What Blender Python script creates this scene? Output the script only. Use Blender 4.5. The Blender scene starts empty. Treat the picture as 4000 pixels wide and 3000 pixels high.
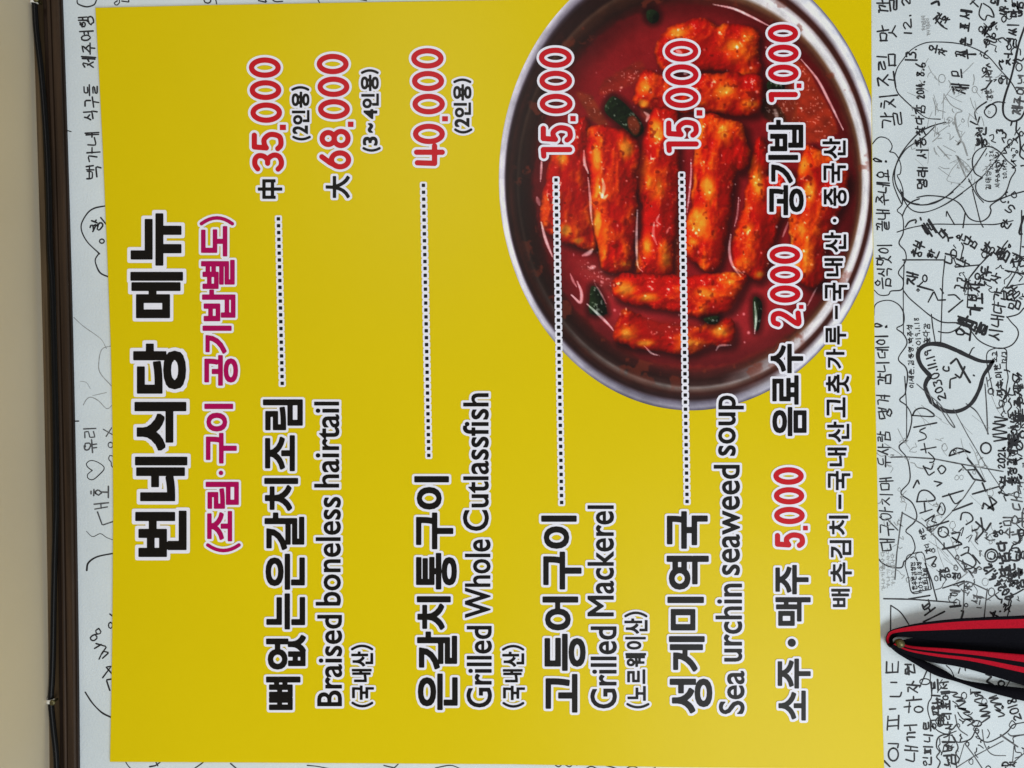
import bpy, bmesh, math, random
import numpy as np
from mathutils import Matrix, Vector

random.seed(7)
RNG = np.random.default_rng(11)
scene = bpy.context.scene

# ------------------------------------------------------------------ camera
S = 0.0003            # metres on the wall for one pixel of the 4000 px wide photograph
D = 0.85              # camera to wall
ZC = 1.85             # camera height
E = math.radians(1.25)
UX, UZ = Vector((1, 0, 0)), Vector((0, 0, 1))
R_ = -UZ * math.cos(E) - UX * math.sin(E)      # phone held upright on its side: picture right = down the wall
DN = -UX * math.cos(E) + UZ * math.sin(E)
CEN = Vector((0, 0, ZC))
cam_d = bpy.data.cameras.new('camera')
cam = bpy.data.objects.new('camera', cam_d)
scene.collection.objects.link(cam)
M = Matrix.Identity(4)
up = -DN
for i in range(3):
    M[i][0], M[i][1], M[i][2] = R_[i], up[i], (0, -1, 0)[i]
M[0][3], M[1][3], M[2][3] = 0, -D, ZC
cam.matrix_world = M
cam_d.sensor_width = 36
cam_d.lens = 36 * D / (4000 * S)
cam_d.clip_start = 0.01
cam_d.clip_end = 100
scene.camera = cam

# ------------------------------------------------------------------ light
world = bpy.data.worlds.new('World')
scene.world = world
world.use_nodes = True
bg = world.node_tree.nodes['Background']
bg.inputs[0].default_value = (0.93, 0.97, 1.0, 1)
bg.inputs[1].default_value = 0.25

def area(name, loc, target, sx, sy, power, col):
    d = bpy.data.lights.new(name, 'AREA')
    d.shape = 'RECTANGLE'; d.size = sx; d.size_y = sy; d.energy = power; d.color = col
    o = bpy.data.objects.new(name, d)
    o.location = loc
    o.rotation_euler = (Vector(target) - Vector(loc)).to_track_quat('-Z', 'Y').to_euler()
    scene.collection.objects.link(o)
    return o
area('window_light', (-1.75, -2.6, 0.55), (-0.1, 0, 1.6), 1.7, 1.5, 67, (0.93, 0.98, 1.0))
area('room_light', (1.2, -2.4, 2.2), (0, 0, 1.7), 1.2, 0.5, 16, (1.0, 0.97, 0.93))

vs = scene.view_settings
vs.view_transform = 'Standard'
vs.look = 'None'
vs.gamma = 1
vs.exposure = 0

# ------------------------------------------------------------------ helpers
def W(px, py, d=0.0):
    """a point of the place: photo position of the wall plane, d metres out of the wall"""
    k = (D - d) / D
    v = CEN + R_ * ((px - 2000) * S * k) + DN * ((py - 1500) * S * k)
    return Vector((v.x, -d, v.z))

def Wn(P, d):
    P = np.asarray(P, float)
    k = (D - d) / D
    u = (P[:, 0] - 2000) * S * k
    v = (P[:, 1] - 1500) * S * k
    out = np.empty((len(P), 3))
    for i in range(3):
        out[:, i] = CEN[i] + R_[i] * u + DN[i] * v
    out[:, 1] = -d
    return out

def lin(c):
    c = np.asarray(c, float) / 255.0
    return np.where(c <= 0.04045, c / 12.92, ((c + 0.055) / 1.055) ** 2.4)

def link(o, parent=None):
    scene.collection.objects.link(o)
    if parent is not None:
        o.parent = parent
    return o

def mesh_obj(name, verts, faces, mat, parent=None, smooth=False):
    me = bpy.data.meshes.new(name)
    me.from_pydata([tuple(map(float, v)) for v in verts], [], faces)
    if mat: me.materials.append(mat)
    if smooth:
        me.polygons.foreach_set('use_smooth', [True] * len(me.polygons))
    me.update()
    return link(bpy.data.objects.new(name, me), parent)

def empty(name, loc=(0, 0, 0)):
    o = bpy.data.objects.new(name, None)
    o.empty_display_size = 0.05
    scene.collection.objects.link(o)
    return o

def tag(o, label=None, cat=None, group=None, kind=None):
    if label: o['label'] = label
    if cat: o['category'] = cat
    if group: o['group'] = group
    if kind: o['kind'] = kind
    return o

def mat(name, col, rough=0.5, spec=0.5, bump=None, noise=None, metal=0.0, coat=0.0):
    m = bpy.data.materials.new(name)
    m.use_nodes = True
    nt = m.node_tree
    b = nt.nodes['Principled BSDF']
    b.inputs['Base Color'].default_value = (*col, 1)
    b.inputs['Roughness'].default_value = rough
    b.inputs['Specular IOR Level'].default_value = spec
    b.inputs['Metallic'].default_value = metal
    b.inputs['Coat Weight'].default_value = coat
    tc = nt.nodes.new('ShaderNodeTexCoord')
    if noise:
        scale, amt, stretch = noise
        mp = nt.nodes.new('ShaderNodeMapping'); mp.inputs['Scale'].default_value = stretch
        n = nt.nodes.new('ShaderNodeTexNoise'); n.inputs['Scale'].default_value = scale; n.inputs['Detail'].default_value = 6
        nt.links.new(tc.outputs['Object'], mp.inputs[0]); nt.links.new(mp.outputs[0], n.inputs['Vector'])
        mx = nt.nodes.new('ShaderNodeMix'); mx.data_type = 'RGBA'
        mx.inputs[6].default_value = (*[c * (1 - amt) for c in col], 1)
        mx.inputs[7].default_value = (*[min(1, c * (1 + amt)) for c in col], 1)
        mr = nt.nodes.new('ShaderNodeMapRange'); mr.inputs[1].default_value = 0.3; mr.inputs[2].default_value = 0.7
        nt.links.new(n.outputs[0], mr.inputs[0]); nt.links.new(mr.outputs[0], mx.inputs[0])
        nt.links.new(mx.outputs[2], b.inputs['Base Color'])
    if bump:
        prev = None
        for scale, strength, dist in bump:
            n = nt.nodes.new('ShaderNodeTexNoise'); n.inputs['Scale'].default_value = scale; n.inputs['Detail'].default_value = 3
            nt.links.new(tc.outputs['Object'], n.inputs['Vector'])
            bp = nt.nodes.new('ShaderNodeBump'); bp.inputs['Strength'].default_value = strength; bp.inputs['Distance'].default_value = dist
            nt.links.new(n.outputs[0], bp.inputs['Height'])
            if prev: nt.links.new(prev.outputs[0], bp.inputs['Normal'])
            prev = bp
        nt.links.new(prev.outputs[0], b.inputs['Normal'])
    return m

PAPER = [(420, 0.45, 0.0012), (90, 0.25, 0.0016)]
VINYL = [(330, 0.10, 0.0006), (14, 0.12, 0.004)]
M_wall = mat('wall_paper', (0.655, 0.725, 0.775), 0.75, 0.25, PAPER + [(9, 0.2, 0.01)], (7, 0.06, (1, 1, 1)))
M_ink = mat('marker_ink', (0.018, 0.018, 0.022), 0.6, 0.3, PAPER)
M_ink2 = mat('worn_marker_ink', (0.085, 0.088, 0.095), 0.65, 0.3, PAPER, (160, 0.6, (1, 1, 1)))
M_pencil = mat('pencil_line', (0.30, 0.315, 0.325), 0.7, 0.3, PAPER, (200, 0.35, (1, 1, 1)))
M_ceil = mat('ceiling_paint', (0.61, 0.53, 0.39), 0.8, 0.2, [(120, 0.12, 0.001)], (5, 0.03, (1, 1, 1)))
M_wood = mat('dark_wood', (0.022, 0.012, 0.0075), 0.5, 0.2, [(60, 0.1, 0.001)], (26, 0.45, (0.25, 6, 9)))
M_wood2 = mat('brown_wood', (0.040, 0.023, 0.013), 0.5, 0.2, [(60, 0.1, 0.001)], (26, 0.4, (0.25, 6, 9)))
M_wood3 = mat('light_brown_wood', (0.085, 0.055, 0.028), 0.5, 0.2, [(60, 0.1, 0.001)], (26, 0.4, (0.25, 6, 9)))
M_yel = mat('yellow_vinyl', tuple(lin((222, 197, 0))), 0.38, 0.12, VINYL, (3, 0.02, (1, 1, 1)))
M_edge = mat('board_edge', (0.55, 0.5, 0.12), 0.6, 0.3)
M_halo = mat('print_pale_lilac', tuple(lin((236, 236, 249))), 0.38, 0.12, VINYL)
M_blk = mat('print_black', (0.0070, 0.0055, 0.0052), 0.38, 0.12, VINYL)
M_red = mat('print_red', tuple(lin((197, 22, 34))), 0.38, 0.12, VINYL)
M_mag = mat('print_magenta', tuple(lin((172, 4, 86))), 0.38, 0.12, VINYL)
M_cable = mat('black_rubber', (0.004, 0.004, 0.0045), 0.35, 0.12)
M_navy = mat('navy_webbing', (0.0035, 0.0035, 0.006), 0.85, 0.06, [(900, 0.4, 0.0006)], (500, 0.3, (1, 1, 1)))
M_redw = mat('red_webbing', (0.42, 0.006, 0.020), 0.8, 0.06, [(900, 0.4, 0.0006)], (500, 0.15, (1, 1, 1)))
M_brass = mat('dull_brass', (0.13, 0.115, 0.05), 0.45, 0.5, None, (150, 0.3, (1, 1, 1)), 0.7)
M_clip = mat('milky_plastic', (0.72, 0.70, 0.64), 0.3, 0.5)

# ------------------------------------------------------------------ wall, ceiling
CEIL_D = 0.015
z_ceil = W(170, 1500, CEIL_D).z
def bow(x): return 0.0033 * min(1.6, (x / 0.45) ** 2)      # an old, slightly sagging ceiling line
wall = mesh_obj('wall', [(-2.2, 0, 0.0), (2.2, 0, 0.0), (2.2, 0, z_ceil + 0.02), (-2.2, 0, z_ceil + 0.02)], [(0, 1, 2, 3)], M_wall)
tag(wall, kind='structure')
cxs = np.linspace(-2.2, 2.2, 61)
ceil = mesh_obj('ceiling', [(x, y, z_ceil + bow(x)) for x in cxs for y in (0.02, -3.2)], [(2 * k, 2 * k + 2, 2 * k + 3, 2 * k + 1) for k in range(60)], M_ceil, smooth=True)
tag(ceil, kind='structure')

# wooden moulding in the corner: stepped strips, each a board of its own
mould = empty('wooden_moulding')
tag(mould, 'dark brown stepped wooden moulding in the corner under the ceiling', 'moulding')
def strip(name, px_bot, d, m, top, bev=0.0012, db=None):
    zb = W(px_bot, 1500, d if db is None else db).z
    prof = [(-0.0, top), (-d + bev, top), (-d, top - bev), (-d, zb + bev), (-d + bev, zb), (-0.0, zb)]
    xs_ = np.linspace(-2.2, 2.2, 61)
    v = []
    for x in xs_:
        for y, z in prof: v.append((x, y - 0.0001, z + bow(x)))
    n = len(prof)
    f = []
    for k in range(len(xs_) - 1):
        f += [(k * n + i_, k * n + (i_ + 1) % n, (k + 1) * n + (i_ + 1) % n, (k + 1) * n + i_) for i_ in range(n)]
    f += [tuple(range(n))[::-1], tuple(range((len(xs_) - 1) * n, len(xs_) * n))]
    return mesh_obj(name, v, f, m, mould), zb
o, z1 = strip('top_strip', 190, 0.0145, M_wood3, z_ceil + 0.004)
o, z2 = strip('groove_strip', 222, 0.0055, M_wood, z1 - 0.0002, db=0.010)
o, z3 = strip('middle_strip', 240, 0.0100, M_wood2, z2 - 0.0002, db=0.008)
o, z4 = strip('lower_strip', 279, 0.0080, M_wood2, z3 - 0.0002, db=0.004)
o, z5 = strip('edge_strip', 291, 0.0040, M_wood, z4 - 0.0002, bev=0.0008, db=0.0)

# ------------------------------------------------------------------ 2D tools
def catmull(P, n=6, closed=False):
    P = np.asarray(P, float)
    if len(P) < 3: return P
    Q = np.vstack([P[-1:], P, P[:2]]) if closed else np.vstack([2 * P[0] - P[1], P, 2 * P[-1] - P[-2]])
    out = []
    t = np.linspace(0, 1, n, endpoint=False)[:, None]
    for i in range(1, len(Q) - 2):
        p0, p1, p2, p3 = Q[i - 1], Q[i], Q[i + 1], Q[i + 2]
        out.append(0.5 * ((2 * p1) + (-p0 + p2) * t + (2 * p0 - 5 * p1 + 4 * p2 - p3) * t ** 2 + (-p0 + 3 * p1 - 3 * p2 + p3) * t ** 3))
    out.append(P[:1] if closed else P[-1:])
    return np.vstack(out)

def resample(P, step):
    P = np.asarray(P, float)
    L = np.r_[0, np.cumsum(np.hypot(*np.diff(P, axis=0).T))]
    n = max(2, int(L[-1] / step) + 1)
    t = np.linspace(0, L[-1], n)
    return np.c_[np.interp(t, L, P[:, 0]), np.interp(t, L, P[:, 1])]

# ------------------------------------------------------------------ the printed lettering of the board
STEP = 1.8
_cache = {}
def glyph(ch):
    """outline segments of one character of Blender's built-in font"""
    if ch in _cache: return _cache[ch]
    cu = bpy.data.curves.new('tmp_text', 'FONT')
    cu.body = ch; cu.size = 1; cu.resolution_u = 4; cu.fill_mode = 'FRONT'
    ob = bpy.data.objects.new('tmp_text', cu)
    scene.collection.objects.link(ob)
    dg = bpy.context.evaluated_depsgraph_get()
    me = bpy.data.meshes.new_from_object(ob.evaluated_get(dg))
    co = np.array([v.co[:2] for v in me.vertices])
    key = {}
    idx = [key.setdefault((round(c[0], 5), round(c[1], 5)), len(key)) for c in co]
    cnt = {}
    for p in me.polygons:
        vv = [idx[i] for i in p.vertices]
        for a, b in zip(vv, vv[1:] + vv[:1]):
            k = (min(a, b), max(a, b)); cnt[k] = cnt.get(k, 0) + 1
    pts = np.zeros((len(key), 2))
    for i, j in enumerate(idx): pts[j] = co[i]
    seg = np.array([(*pts[a], *pts[b]) for (a, b), c in cnt.items() if c == 1 and a != b])
    bpy.data.objects.remove(ob); bpy.data.meshes.remove(me); bpy.data.curves.remove(cu)
    _cache[ch] = seg
    return seg

def sdf_glyph(seg, X, Y, pn):
    x0, y0, x1, y1 = [seg[:, i][None, :] for i in range(4)]
    px, py = X.ravel()[:, None], Y.ravel()[:, None]
    dx, dy = x1 - x0, y1 - y0
    t = np.clip(((px - x0) * dx + (py - y0) * dy) / np.maximum(dx * dx + dy * dy, 1e-9), 0, 1)
    ex, ey = np.abs(px - x0 - t * dx), np.abs(py - y0 - t * dy)
    d2 = ex * ex + ey * ey
    j = d2.argmin(1)
    r = np.arange(len(j))
    d = (ex[r, j] ** pn + ey[r, j] ** pn) ** (1 / pn)
    cross = ((y0 > py) != (y1 > py)) & (px < x0 + (py - y0) * dx / np.where(dy == 0, 1e-9, dy))
    ins = cross.sum(1) % 2 == 1
    return np.where(ins, -d, d).reshape(X.shape)

DIG = {'0': ([[(.5 + .5 * math.sin(a), .5 - .5 * math.cos(a)) for a in np.linspace(0, 2 * math.pi, 33)]], 0),
       '1': ([[(0, .02), (1, 0), (1, 1)]], 0), '2': ([[(0, .2), (.15, .04), (.5, 0), (.85, .05), (.97, .25), (.75, .5), (.05, 1), (1, 1)]], 1),
       '3': ([[(.02, .1), (.3, 0), (.7, 0), (.95, .12), (.93, .32), (.7, .46), (.42, .48), (.75, .5), (1, .7), (.93, .9), (.6, 1), (.25, .99), (0, .88)]], 1),
       '4': ([[(.08, .03), (.05, .7), (1, .7)], [(.66, 0), (.66, 1)]], 0),
       '5': ([[(.95, 0), (.12, 0), (.05, .45)], [(.05, .45), (.3, .38), (.65, .37), (.95, .53), (1, .72), (.85, .94), (.5, 1), (.2, .98), (0, .88)]], 2),
       '6': ([[(.5 + .5 * math.sin(a), .68 - .32 * math.cos(a)) for a in np.linspace(0, 2 * math.pi, 33)], [(.06, .55), (.3, .3), (.72, 0)]], 0),
       '8': ([[(.5 + .42 * math.sin(a), .235 - .235 * math.cos(a)) for a in np.linspace(0, 2 * math.pi, 29)], [(.5 + .5 * math.sin(a), .73 - .27 * math.cos(a)) for a in np.linspace(0, 2 * math.pi, 29)]], 0)}
def digit_sdf(ch, x0, x1, y0, y1, hw_):
    """numerals of the prices: rounded strokes of even weight"""
    st_, smooth = DIG[ch]
    segs = []
    for i, s_ in enumerate(st_):
        P = np.array(s_, float)
        P = np.c_[x0 + hw_ + P[:, 1] * (x1 - x0 - 2 * hw_), y1 - hw_ - P[:, 0] * (y1 - y0 - 2 * hw_)]
        if smooth == 1 or (smooth == 2 and i == 1): P = catmull(P, 5)
        segs += [(*a, *b) for a, b in zip(P[:-1], P[1:])]
    def fn(X, Y):
        best = np.full(X.shape, 1e3)
        for a, b, c, e in segs:
            L2 = (c - a) ** 2 + (e - b) ** 2
            if L2 < 1e-9: continue
            tt = np.clip(((X - a) * (c - a) + (Y - b) * (e - b)) / L2, 0, 1)
            best = np.minimum(best, np.hypot(X - a - tt * (c - a), Y - b - tt * (e - b)))
        return best - hw_
    return fn

class Field:
    def __init__(s, bx):
        s.x0, s.y0 = bx[0], bx[1]
        s.nx = int((bx[2] - bx[0]) / STEP) + 2; s.ny = int((bx[3] - bx[1]) / STEP) + 2
        s.F = np.full((s.ny, s.nx), 1e3)
    def put(s, bx, fn):
        i0 = max(0, int((bx[0] - s.x0) / STEP)); i1 = min(s.nx, int((bx[2] - s.x0) / STEP) + 2)
        j0 = max(0, int((bx[1] - s.y0) / STEP)); j1 = min(s.ny, int((bx[3] - s.y0) / STEP) + 2)
        X, Y = np.meshgrid(s.x0 + np.arange(i0, i1) * STEP, s.y0 + np.arange(j0, j1) * STEP)
        s.F[j0:j1, i0:i1] = np.minimum(s.F[j0:j1, i0:i1], fn(X, Y))

def contours(F, iso, x0, y0):
    G = F - iso
    G = np.where(np.abs(G) < 1e-4, 1e-4, G)
    neg = G < 0
    code = neg[:-1, :-1] * 1 + neg[:-1, 1:] * 2 + neg[1:, 1:] * 4 + neg[1:, :-1] * 8
    T = {1: [(3, 0)], 2: [(0, 1)], 3: [(3, 1)], 4: [(1, 2)], 5: [(3, 2), (1, 0)], 6: [(0, 2)], 7: [(3, 2)], 8: [(2, 3)], 9: [(2, 0)],
         10: [(0, 3), (2, 1)], 11: [(2, 1)], 12: [(1, 3)], 13: [(1, 0)], 14: [(0, 3)]}
    nxt = {}
    jj, ii = np.nonzero((code > 0) & (code < 15))
    def ek(j, i, e):
        return ((j, i, 0), (j, i + 1, 1), (j + 1, i, 0), (j, i, 1))[e]
    for j, i in zip(jj.tolist(), ii.tolist()):
        for a, b in T[int(code[j, i])]:
            nxt[ek(j, i, a)] = ek(j, i, b)
    def pt(k):
        j, i, o = k
        if o == 0:
            a, b = G[j, i], G[j, i + 1]; return (x0 + (i + a / (a - b)) * STEP, y0 + j * STEP)
        a, b = G[j, i], G[j + 1, i]; return (x0 + i * STEP, y0 + (j + a / (a - b)) * STEP)
    loops = []
    while nxt:
        k0, k = nxt.popitem()
        L = [pt(k0)]
        while k != k0 and k in nxt:
            L.append(pt(k)); k = nxt.pop(k)
        if len(L) < 6: continue
        P = np.array(L)
        keep = [0]                                   # drop points on straight runs
        for q in range(1, len(P)):
            a, b, c = P[keep[-1]], P[q], P[(q + 1) % len(P)]
            ac = c - a; n = math.hypot(*ac)
            if n < 1e-6: continue
            dev = abs(ac[0] * (b - a)[1] - ac[1] * (b - a)[0]) / n
            if dev > 0.06 or q - keep[-1] > 12: keep.append(q)
        if len(keep) >= 4: loops.append(P[keep])
    return loops

def fill(name, loops, d, m, parent):
    cu = bpy.data.curves.new(name, 'CURVE')
    cu.dimensions = '2D'; cu.fill_mode = 'BOTH'
    for L in loops:
        sp = cu.splines.new('POLY')
        sp.points.add(len(L) - 1)
        sp.points.foreach_set('co', np.c_[(L[:, 0] - 2000) * S, (L[:, 1] - 1500) * S, np.zeros(len(L)), np.ones(len(L))].ravel())
        sp.use_cyclic_u = True
    ob = bpy.data.objects.new(name, cu)
    scene.collection.objects.link(ob)
    dg = bpy.context.evaluated_depsgraph_get()
    me = bpy.data.meshes.new_from_object(ob.evaluated_get(dg))
    bpy.data.objects.remove(ob); bpy.data.curves.remove(cu)
    co = np.array([v.co[:] for v in me.vertices])
    P = Wn(np.c_[co[:, 0] / S + 2000, co[:, 1] / S + 1500], d)
    me.vertices.foreach_set('co', P.ravel())
    me.update()
    if len(me.polygons) and me.polygons[0].normal.y > 0: me.flip_normals()
    me.name = name
    me.materials.clear(); me.materials.append(m)
    return link(bpy.data.objects.new(name, me), parent)

board = empty('menu_board')
tag(board, 'big yellow restaurant menu board with black and red lettering on the white wall', 'menu board')
D_PANEL, D_PHOTO, D_HALO, D_TEXT = 0.0050, 0.0053, 0.0056, 0.0059

def text_line(name, glyphs, m, w, halo, pn=3.0):
    """glyphs: (text, x0, x1, y0, y1) ink boxes on the photo; reading direction is up the picture"""
    gx0 = min(g[1] for g in glyphs); gx1 = max(g[2] for g in glyphs)
    gy0 = min(g[3] for g in glyphs); gy1 = max(g[4] for g in glyphs)
    mg = halo + 6
    F = Field((gx0 - mg, gy0 - mg, gx1 + mg, gy1 + mg))
    for g in glyphs:
        ch, x0, x1, y0, y1 = g[:5]
        ww = w
        if ch == 'SQ':
            cx, cy, hx, hy = (x0 + x1) / 2, (y0 + y1) / 2, (x1 - x0) / 2, (y1 - y0) / 2
            def fn(X, Y):
                qx, qy = np.abs(X - cx) - hx, np.abs(Y - cy) - hy
                return np.hypot(np.maximum(qx, 0), np.maximum(qy, 0)) + np.minimum(np.maximum(qx, qy), 0)
        elif ch == 'DOT':
            cx, cy, r = (x0 + x1) / 2, (y0 + y1) / 2, (x1 - x0) / 2
            fn = lambda X, Y: np.hypot(X - cx, Y - cy) - r
        elif len(g) > 5 and ch in DIG:
            fn = digit_sdf(ch, x0, x1, y0, y1, g[5])
        elif ch in ('(', ')'):
            # a round bracket as a fat arc
            t = np.linspace(-1, 1, 9)
            hw_ = (x1 - x0) / 2 - ww - 3; sag = (y1 - y0) - 2 * ww - 5
            yy = (y0 + ww + 2.5 + sag * t ** 2) if ch == ')' else (y1 - ww - 2.5 - sag * t ** 2)
            xx = (x0 + x1) / 2 + hw_ * t
            sg = np.c_[xx[:-1], yy[:-1], xx[1:], yy[1:]]
            ww2 = ww + 2.5
            def fn(X, Y):
                best = np.full(X.shape, 1e3)
                for a, b, c, e in sg:
                    tt = np.clip(((X - a) * (c - a) + (Y - b) * (e - b)) / ((c - a) ** 2 + (e - b) ** 2), 0, 1)
                    best = np.minimum(best, np.hypot(X - a - tt * (c - a), Y - b - tt * (e - b)))
                return best - ww2
        else:
            sgm = glyph(ch)
            lo = np.minimum(sgm[:, :2].min(0), sgm[:, 2:].min(0)); hi = np.maximum(sgm[:, :2].max(0), sgm[:, 2:].max(0))
            ay = ((y1 - ww) - (y0 + ww)) / (hi[0] - lo[0])      # text x runs up the picture
            ax = ((x1 - ww) - (x0 + ww)) / (hi[1] - lo[1])      # text y runs to the left
            q = np.empty_like(sgm)
            q[:, 0] = x0 + ww + (hi[1] - sgm[:, 1]) * ax; q[:, 1] = y1 - ww - (sgm[:, 0] - lo[0]) * ay
            q[:, 2] = x0 + ww + (hi[1] - sgm[:, 3]) * ax; q[:, 3] = y1 - ww - (sgm[:, 2] - lo[0]) * ay
            fn = (lambda q, ww: lambda X, Y: sdf_glyph(q, X, Y, pn) - ww)(q, ww)
        F.put((x0 - mg, y0 - mg, x1 + mg, y1 + mg), fn)
    t = fill(name, contours(F.F, 0.0, F.x0, F.y0), D_TEXT, m, board)
    fill('letter_outline', contours(F.F, halo, F.x0, F.y0), D_HALO, M_halo, t)
    return t

# ---- board panel
LEFT = [(373, 31), (388, 300), (403, 600), (420, 1000), (434, 1362), (441, 1700), (443, 2000), (439, 2500), (435, 2750), (430, 2975)]
BOT = [(900, 2977), (2000, 2984), (2600, 2995), (3100, 3000)]
RIGHT = [(3453, 3004), (3441, 2600), (3434, 2300), (3426, 1900), (3417, 1500), (3413, 1150), (3408, 800), (3404, 300), (3403, -27)]
TOP = [(2900, -17), (2007, 0), (1300, 12), (800, 21)]
outline = np.array(LEFT + BOT + RIGHT + TOP, float)
def right_edge(y):
    r = RIGHT[::-1]
    return np.interp(y, [p[1] for p in r], [p[0] for p in r])
def make_panel():
    fr = Wn(outline, D_PANEL); k = len(outline)
    ctr = outline.mean(0); inn = outline + (outline - ctr) / np.linalg.norm(outline - ctr, axis=1)[:, None] * 1.5
    md = Wn(inn, D_PANEL - 0.0007); bk = Wn(inn, 0.0006)
    v = np.vstack([fr, md, bk])
    f = [tuple(range(k))]
    for i in range(k):
        j = (i + 1) % k
        f.append((i, k + i, k + j, j)); f.append((k + i, 2 * k + i, 2 * k + j, k + j))
    f.append(tuple(range(2 * k, 3 * k))[::-1])
    o = mesh_obj('panel', v, f, M_yel, board)
    o.data.materials.append(M_edge)
    bm = bmesh.new(); bm.from_mesh(o.data); bmesh.ops.recalc_face_normals(bm, faces=bm.faces); bm.to_mesh(o.data); bm.free()
    return o
make_panel()

# ---- the lettering, line by line
text_line('title', [('번', 528, 729, 1995, 2176), ('네', 527, 732, 1784, 1958), ('식', 525, 728, 1570, 1760), ('당', 520, 727, 1342, 1538),
                    ('메', 509, 715, 1062, 1243), ('뉴', 510, 709, 833, 1038)], M_blk, 8.5, 13, 6)
text_line('subtitle', [(')', 779, 915, 844, 881), ('도', 785, 888, 883, 1002), ('별', 785, 917, 1015, 1129), ('밥', 789, 920, 1131, 1255),
                       ('기', 791, 905, 1272, 1382), ('공', 798, 930, 1387, 1507)], M_mag, 4.6, 8.5)
text_line('subtitle', [('이', 798, 911, 1577, 1686), ('구', 804, 925, 1691, 1811),
                       ('DOT', 854, 872, 1838, 1857), ('림', 803, 933, 1882, 1988), ('조', 809, 907, 1996, 2115), ('(', 804, 941, 2122, 2158)], M_mag, 4.6, 8.5)
NM, HN = 5.2, 9.0
text_line('dish_name', [('림', 1027, 1183, 1560, 1681), ('조', 1035, 1152, 1700, 1841), ('치', 1032, 1165, 1867, 1996), ('갈', 1033, 1189, 2002, 2149),
                        ('은', 1037, 1191, 2163, 2304), ('는', 1040, 1192, 2318, 2459), ('없', 1039, 1195, 2480, 2616), ('뼈', 1039, 1174, 2643, 2774)], M_blk, NM, HN)
text_line('dish_name', [('이', 1618, 1754, 1860, 1991), ('구', 1625, 1771, 2002, 2146), ('통', 1625, 1785, 2160, 2303), ('치', 1628, 1761, 2329, 2461),
                        ('갈', 1629, 1786, 2467, 2615), ('은', 1632, 1788, 2631, 2774)], M_blk, NM, HN)
text_line('dish_name', [('이', 2114, 2253, 2014, 2144), ('구', 2122, 2272, 2155, 2303), ('어', 2119, 2259, 2330, 2463), ('등', 2127, 2288, 2476, 2621),
                        ('고', 2131, 2256, 2633, 2784)], M_blk, NM, HN)
text_line('dish_name', [('국', 2605, 2765, 1997, 2144), ('역', 2604, 2769, 2171, 2304), ('미', 2607, 2750, 2331, 2463), ('게', 2613, 2753, 2485, 2624),
                        ('성', 2616, 2783, 2651, 2787)], M_blk, NM, HN)
EN = 1.9
text_line('english_name', [('Braised', 1239, 1337, 2402, 2759), ('boneless', 1233, 1332, 1941, 2366), ('hairtail', 1227, 1326, 1569, 1905)], M_blk, EN, HN)
text_line('english_name', [('Grilled', 1822, 1922, 2445, 2764), ('Whole', 1816, 1917, 2107, 2414), ('Cutlassfish', 1808, 1910, 1536, 2074)], M_blk, EN, HN)
text_line('english_name', [('Grilled', 2306, 2410, 2447, 2768), ('Mackerel', 2295, 2399, 1974, 2408)], M_blk, EN, HN)
text_line('english_name', [('Sea', 2808, 2909, 2621, 2790), ('urchin', 2795, 2900, 2280, 2585), ('seaweed', 2788, 2891, 1816, 2247), ('soup', 2805, 2906, 1545, 1781)], M_blk, EN, HN)
g0 = [(')', 1370, 1459, 2518, 2541), ('산', 1372, 1458, 2545, 2604), ('내', 1374, 1452, 2613, 2665), ('국', 1375, 1461, 2678, 2734), ('(', 1372, 1459, 2741, 2764)]
text_line('origin_note', g0, M_blk, 2.5, 8)
text_line('origin_note', [(c, a + 590, b + 590, e + 1, f + 1) for c, a, b, e, f in g0], M_blk, 2.5, 8)
text_line('origin_note', [(')', 2438, 2530, 2389, 2412), ('산', 2439, 2530, 2416, 2476), ('이', 2442, 2523, 2488, 2538), ('웨', 2443, 2524, 2551, 2606),
                          ('르', 2450, 2521, 2615, 2672), ('노', 2451, 2523, 2680, 2738), ('(', 2446, 2538, 2746, 2768)], M_blk, 2.4, 8)
NR = 5.6
def price(lst):
    out = []
    for c, a, b, e, f in lst:
        out.append(('SQ', a + 1, b - 1, e + 1, f - 1) if c == '.' else (c, a, b, e, f, 10.4))
    return text_line('price', out, M_red, NR, 9.5)
price([('0', 972, 1097, 224, 304), ('0', 975, 1099, 313, 391), ('0', 978, 1102, 400, 480), ('.', 1092, 1118, 486, 509), ('5', 983, 1108, 515, 591), ('3', 986, 1109, 596, 671)])
price([('0', 1237, 1362, 210, 290), ('0', 1240, 1365, 299, 379), ('0', 1242, 1367, 387, 466), ('.', 1358, 1382, 474, 497), ('8', 1248, 1370, 503, 579), ('6', 1247, 1372, 587, 662)])
price([('0', 1606, 1733, 188, 268), ('0', 1609, 1735, 277, 356), ('0', 1611, 1738, 366, 447), ('.', 1726, 1751, 453, 475), ('0', 1613, 1738, 483, 563), ('4', 1617, 1738, 560, 652)])
price([('0', 2105, 2234, 186, 265), ('0', 2107, 2235, 276, 355), ('0', 2108, 2237, 366, 444), ('.', 2227, 2250, 452, 475), ('5', 2112, 2238, 489, 557), ('1', 2112, 2236, 574, 620)])
price([('0', 2597, 2728, 159, 241), ('0', 2598, 2729, 251, 333), ('0', 2598, 2729, 342, 422), ('.', 2720, 2745, 429, 453), ('5', 2602, 2730, 468, 538), ('1', 2602, 2730, 552, 598)])
price([('0', 2999, 3118, 95, 165), ('0', 3000, 3120, 174, 243), ('0', 3000, 3120, 252, 321), ('.', 3111, 3132, 325, 345), ('1', 3002, 3117, 359, 400)])
price([('0', 3006, 3126, 962, 1031), ('0', 3007, 3127, 1039, 1108), ('0', 3007, 3127, 1115, 1183), ('.', 3120, 3140, 1190, 1208), ('2', 3010, 3128, 1213, 1277)])
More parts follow.
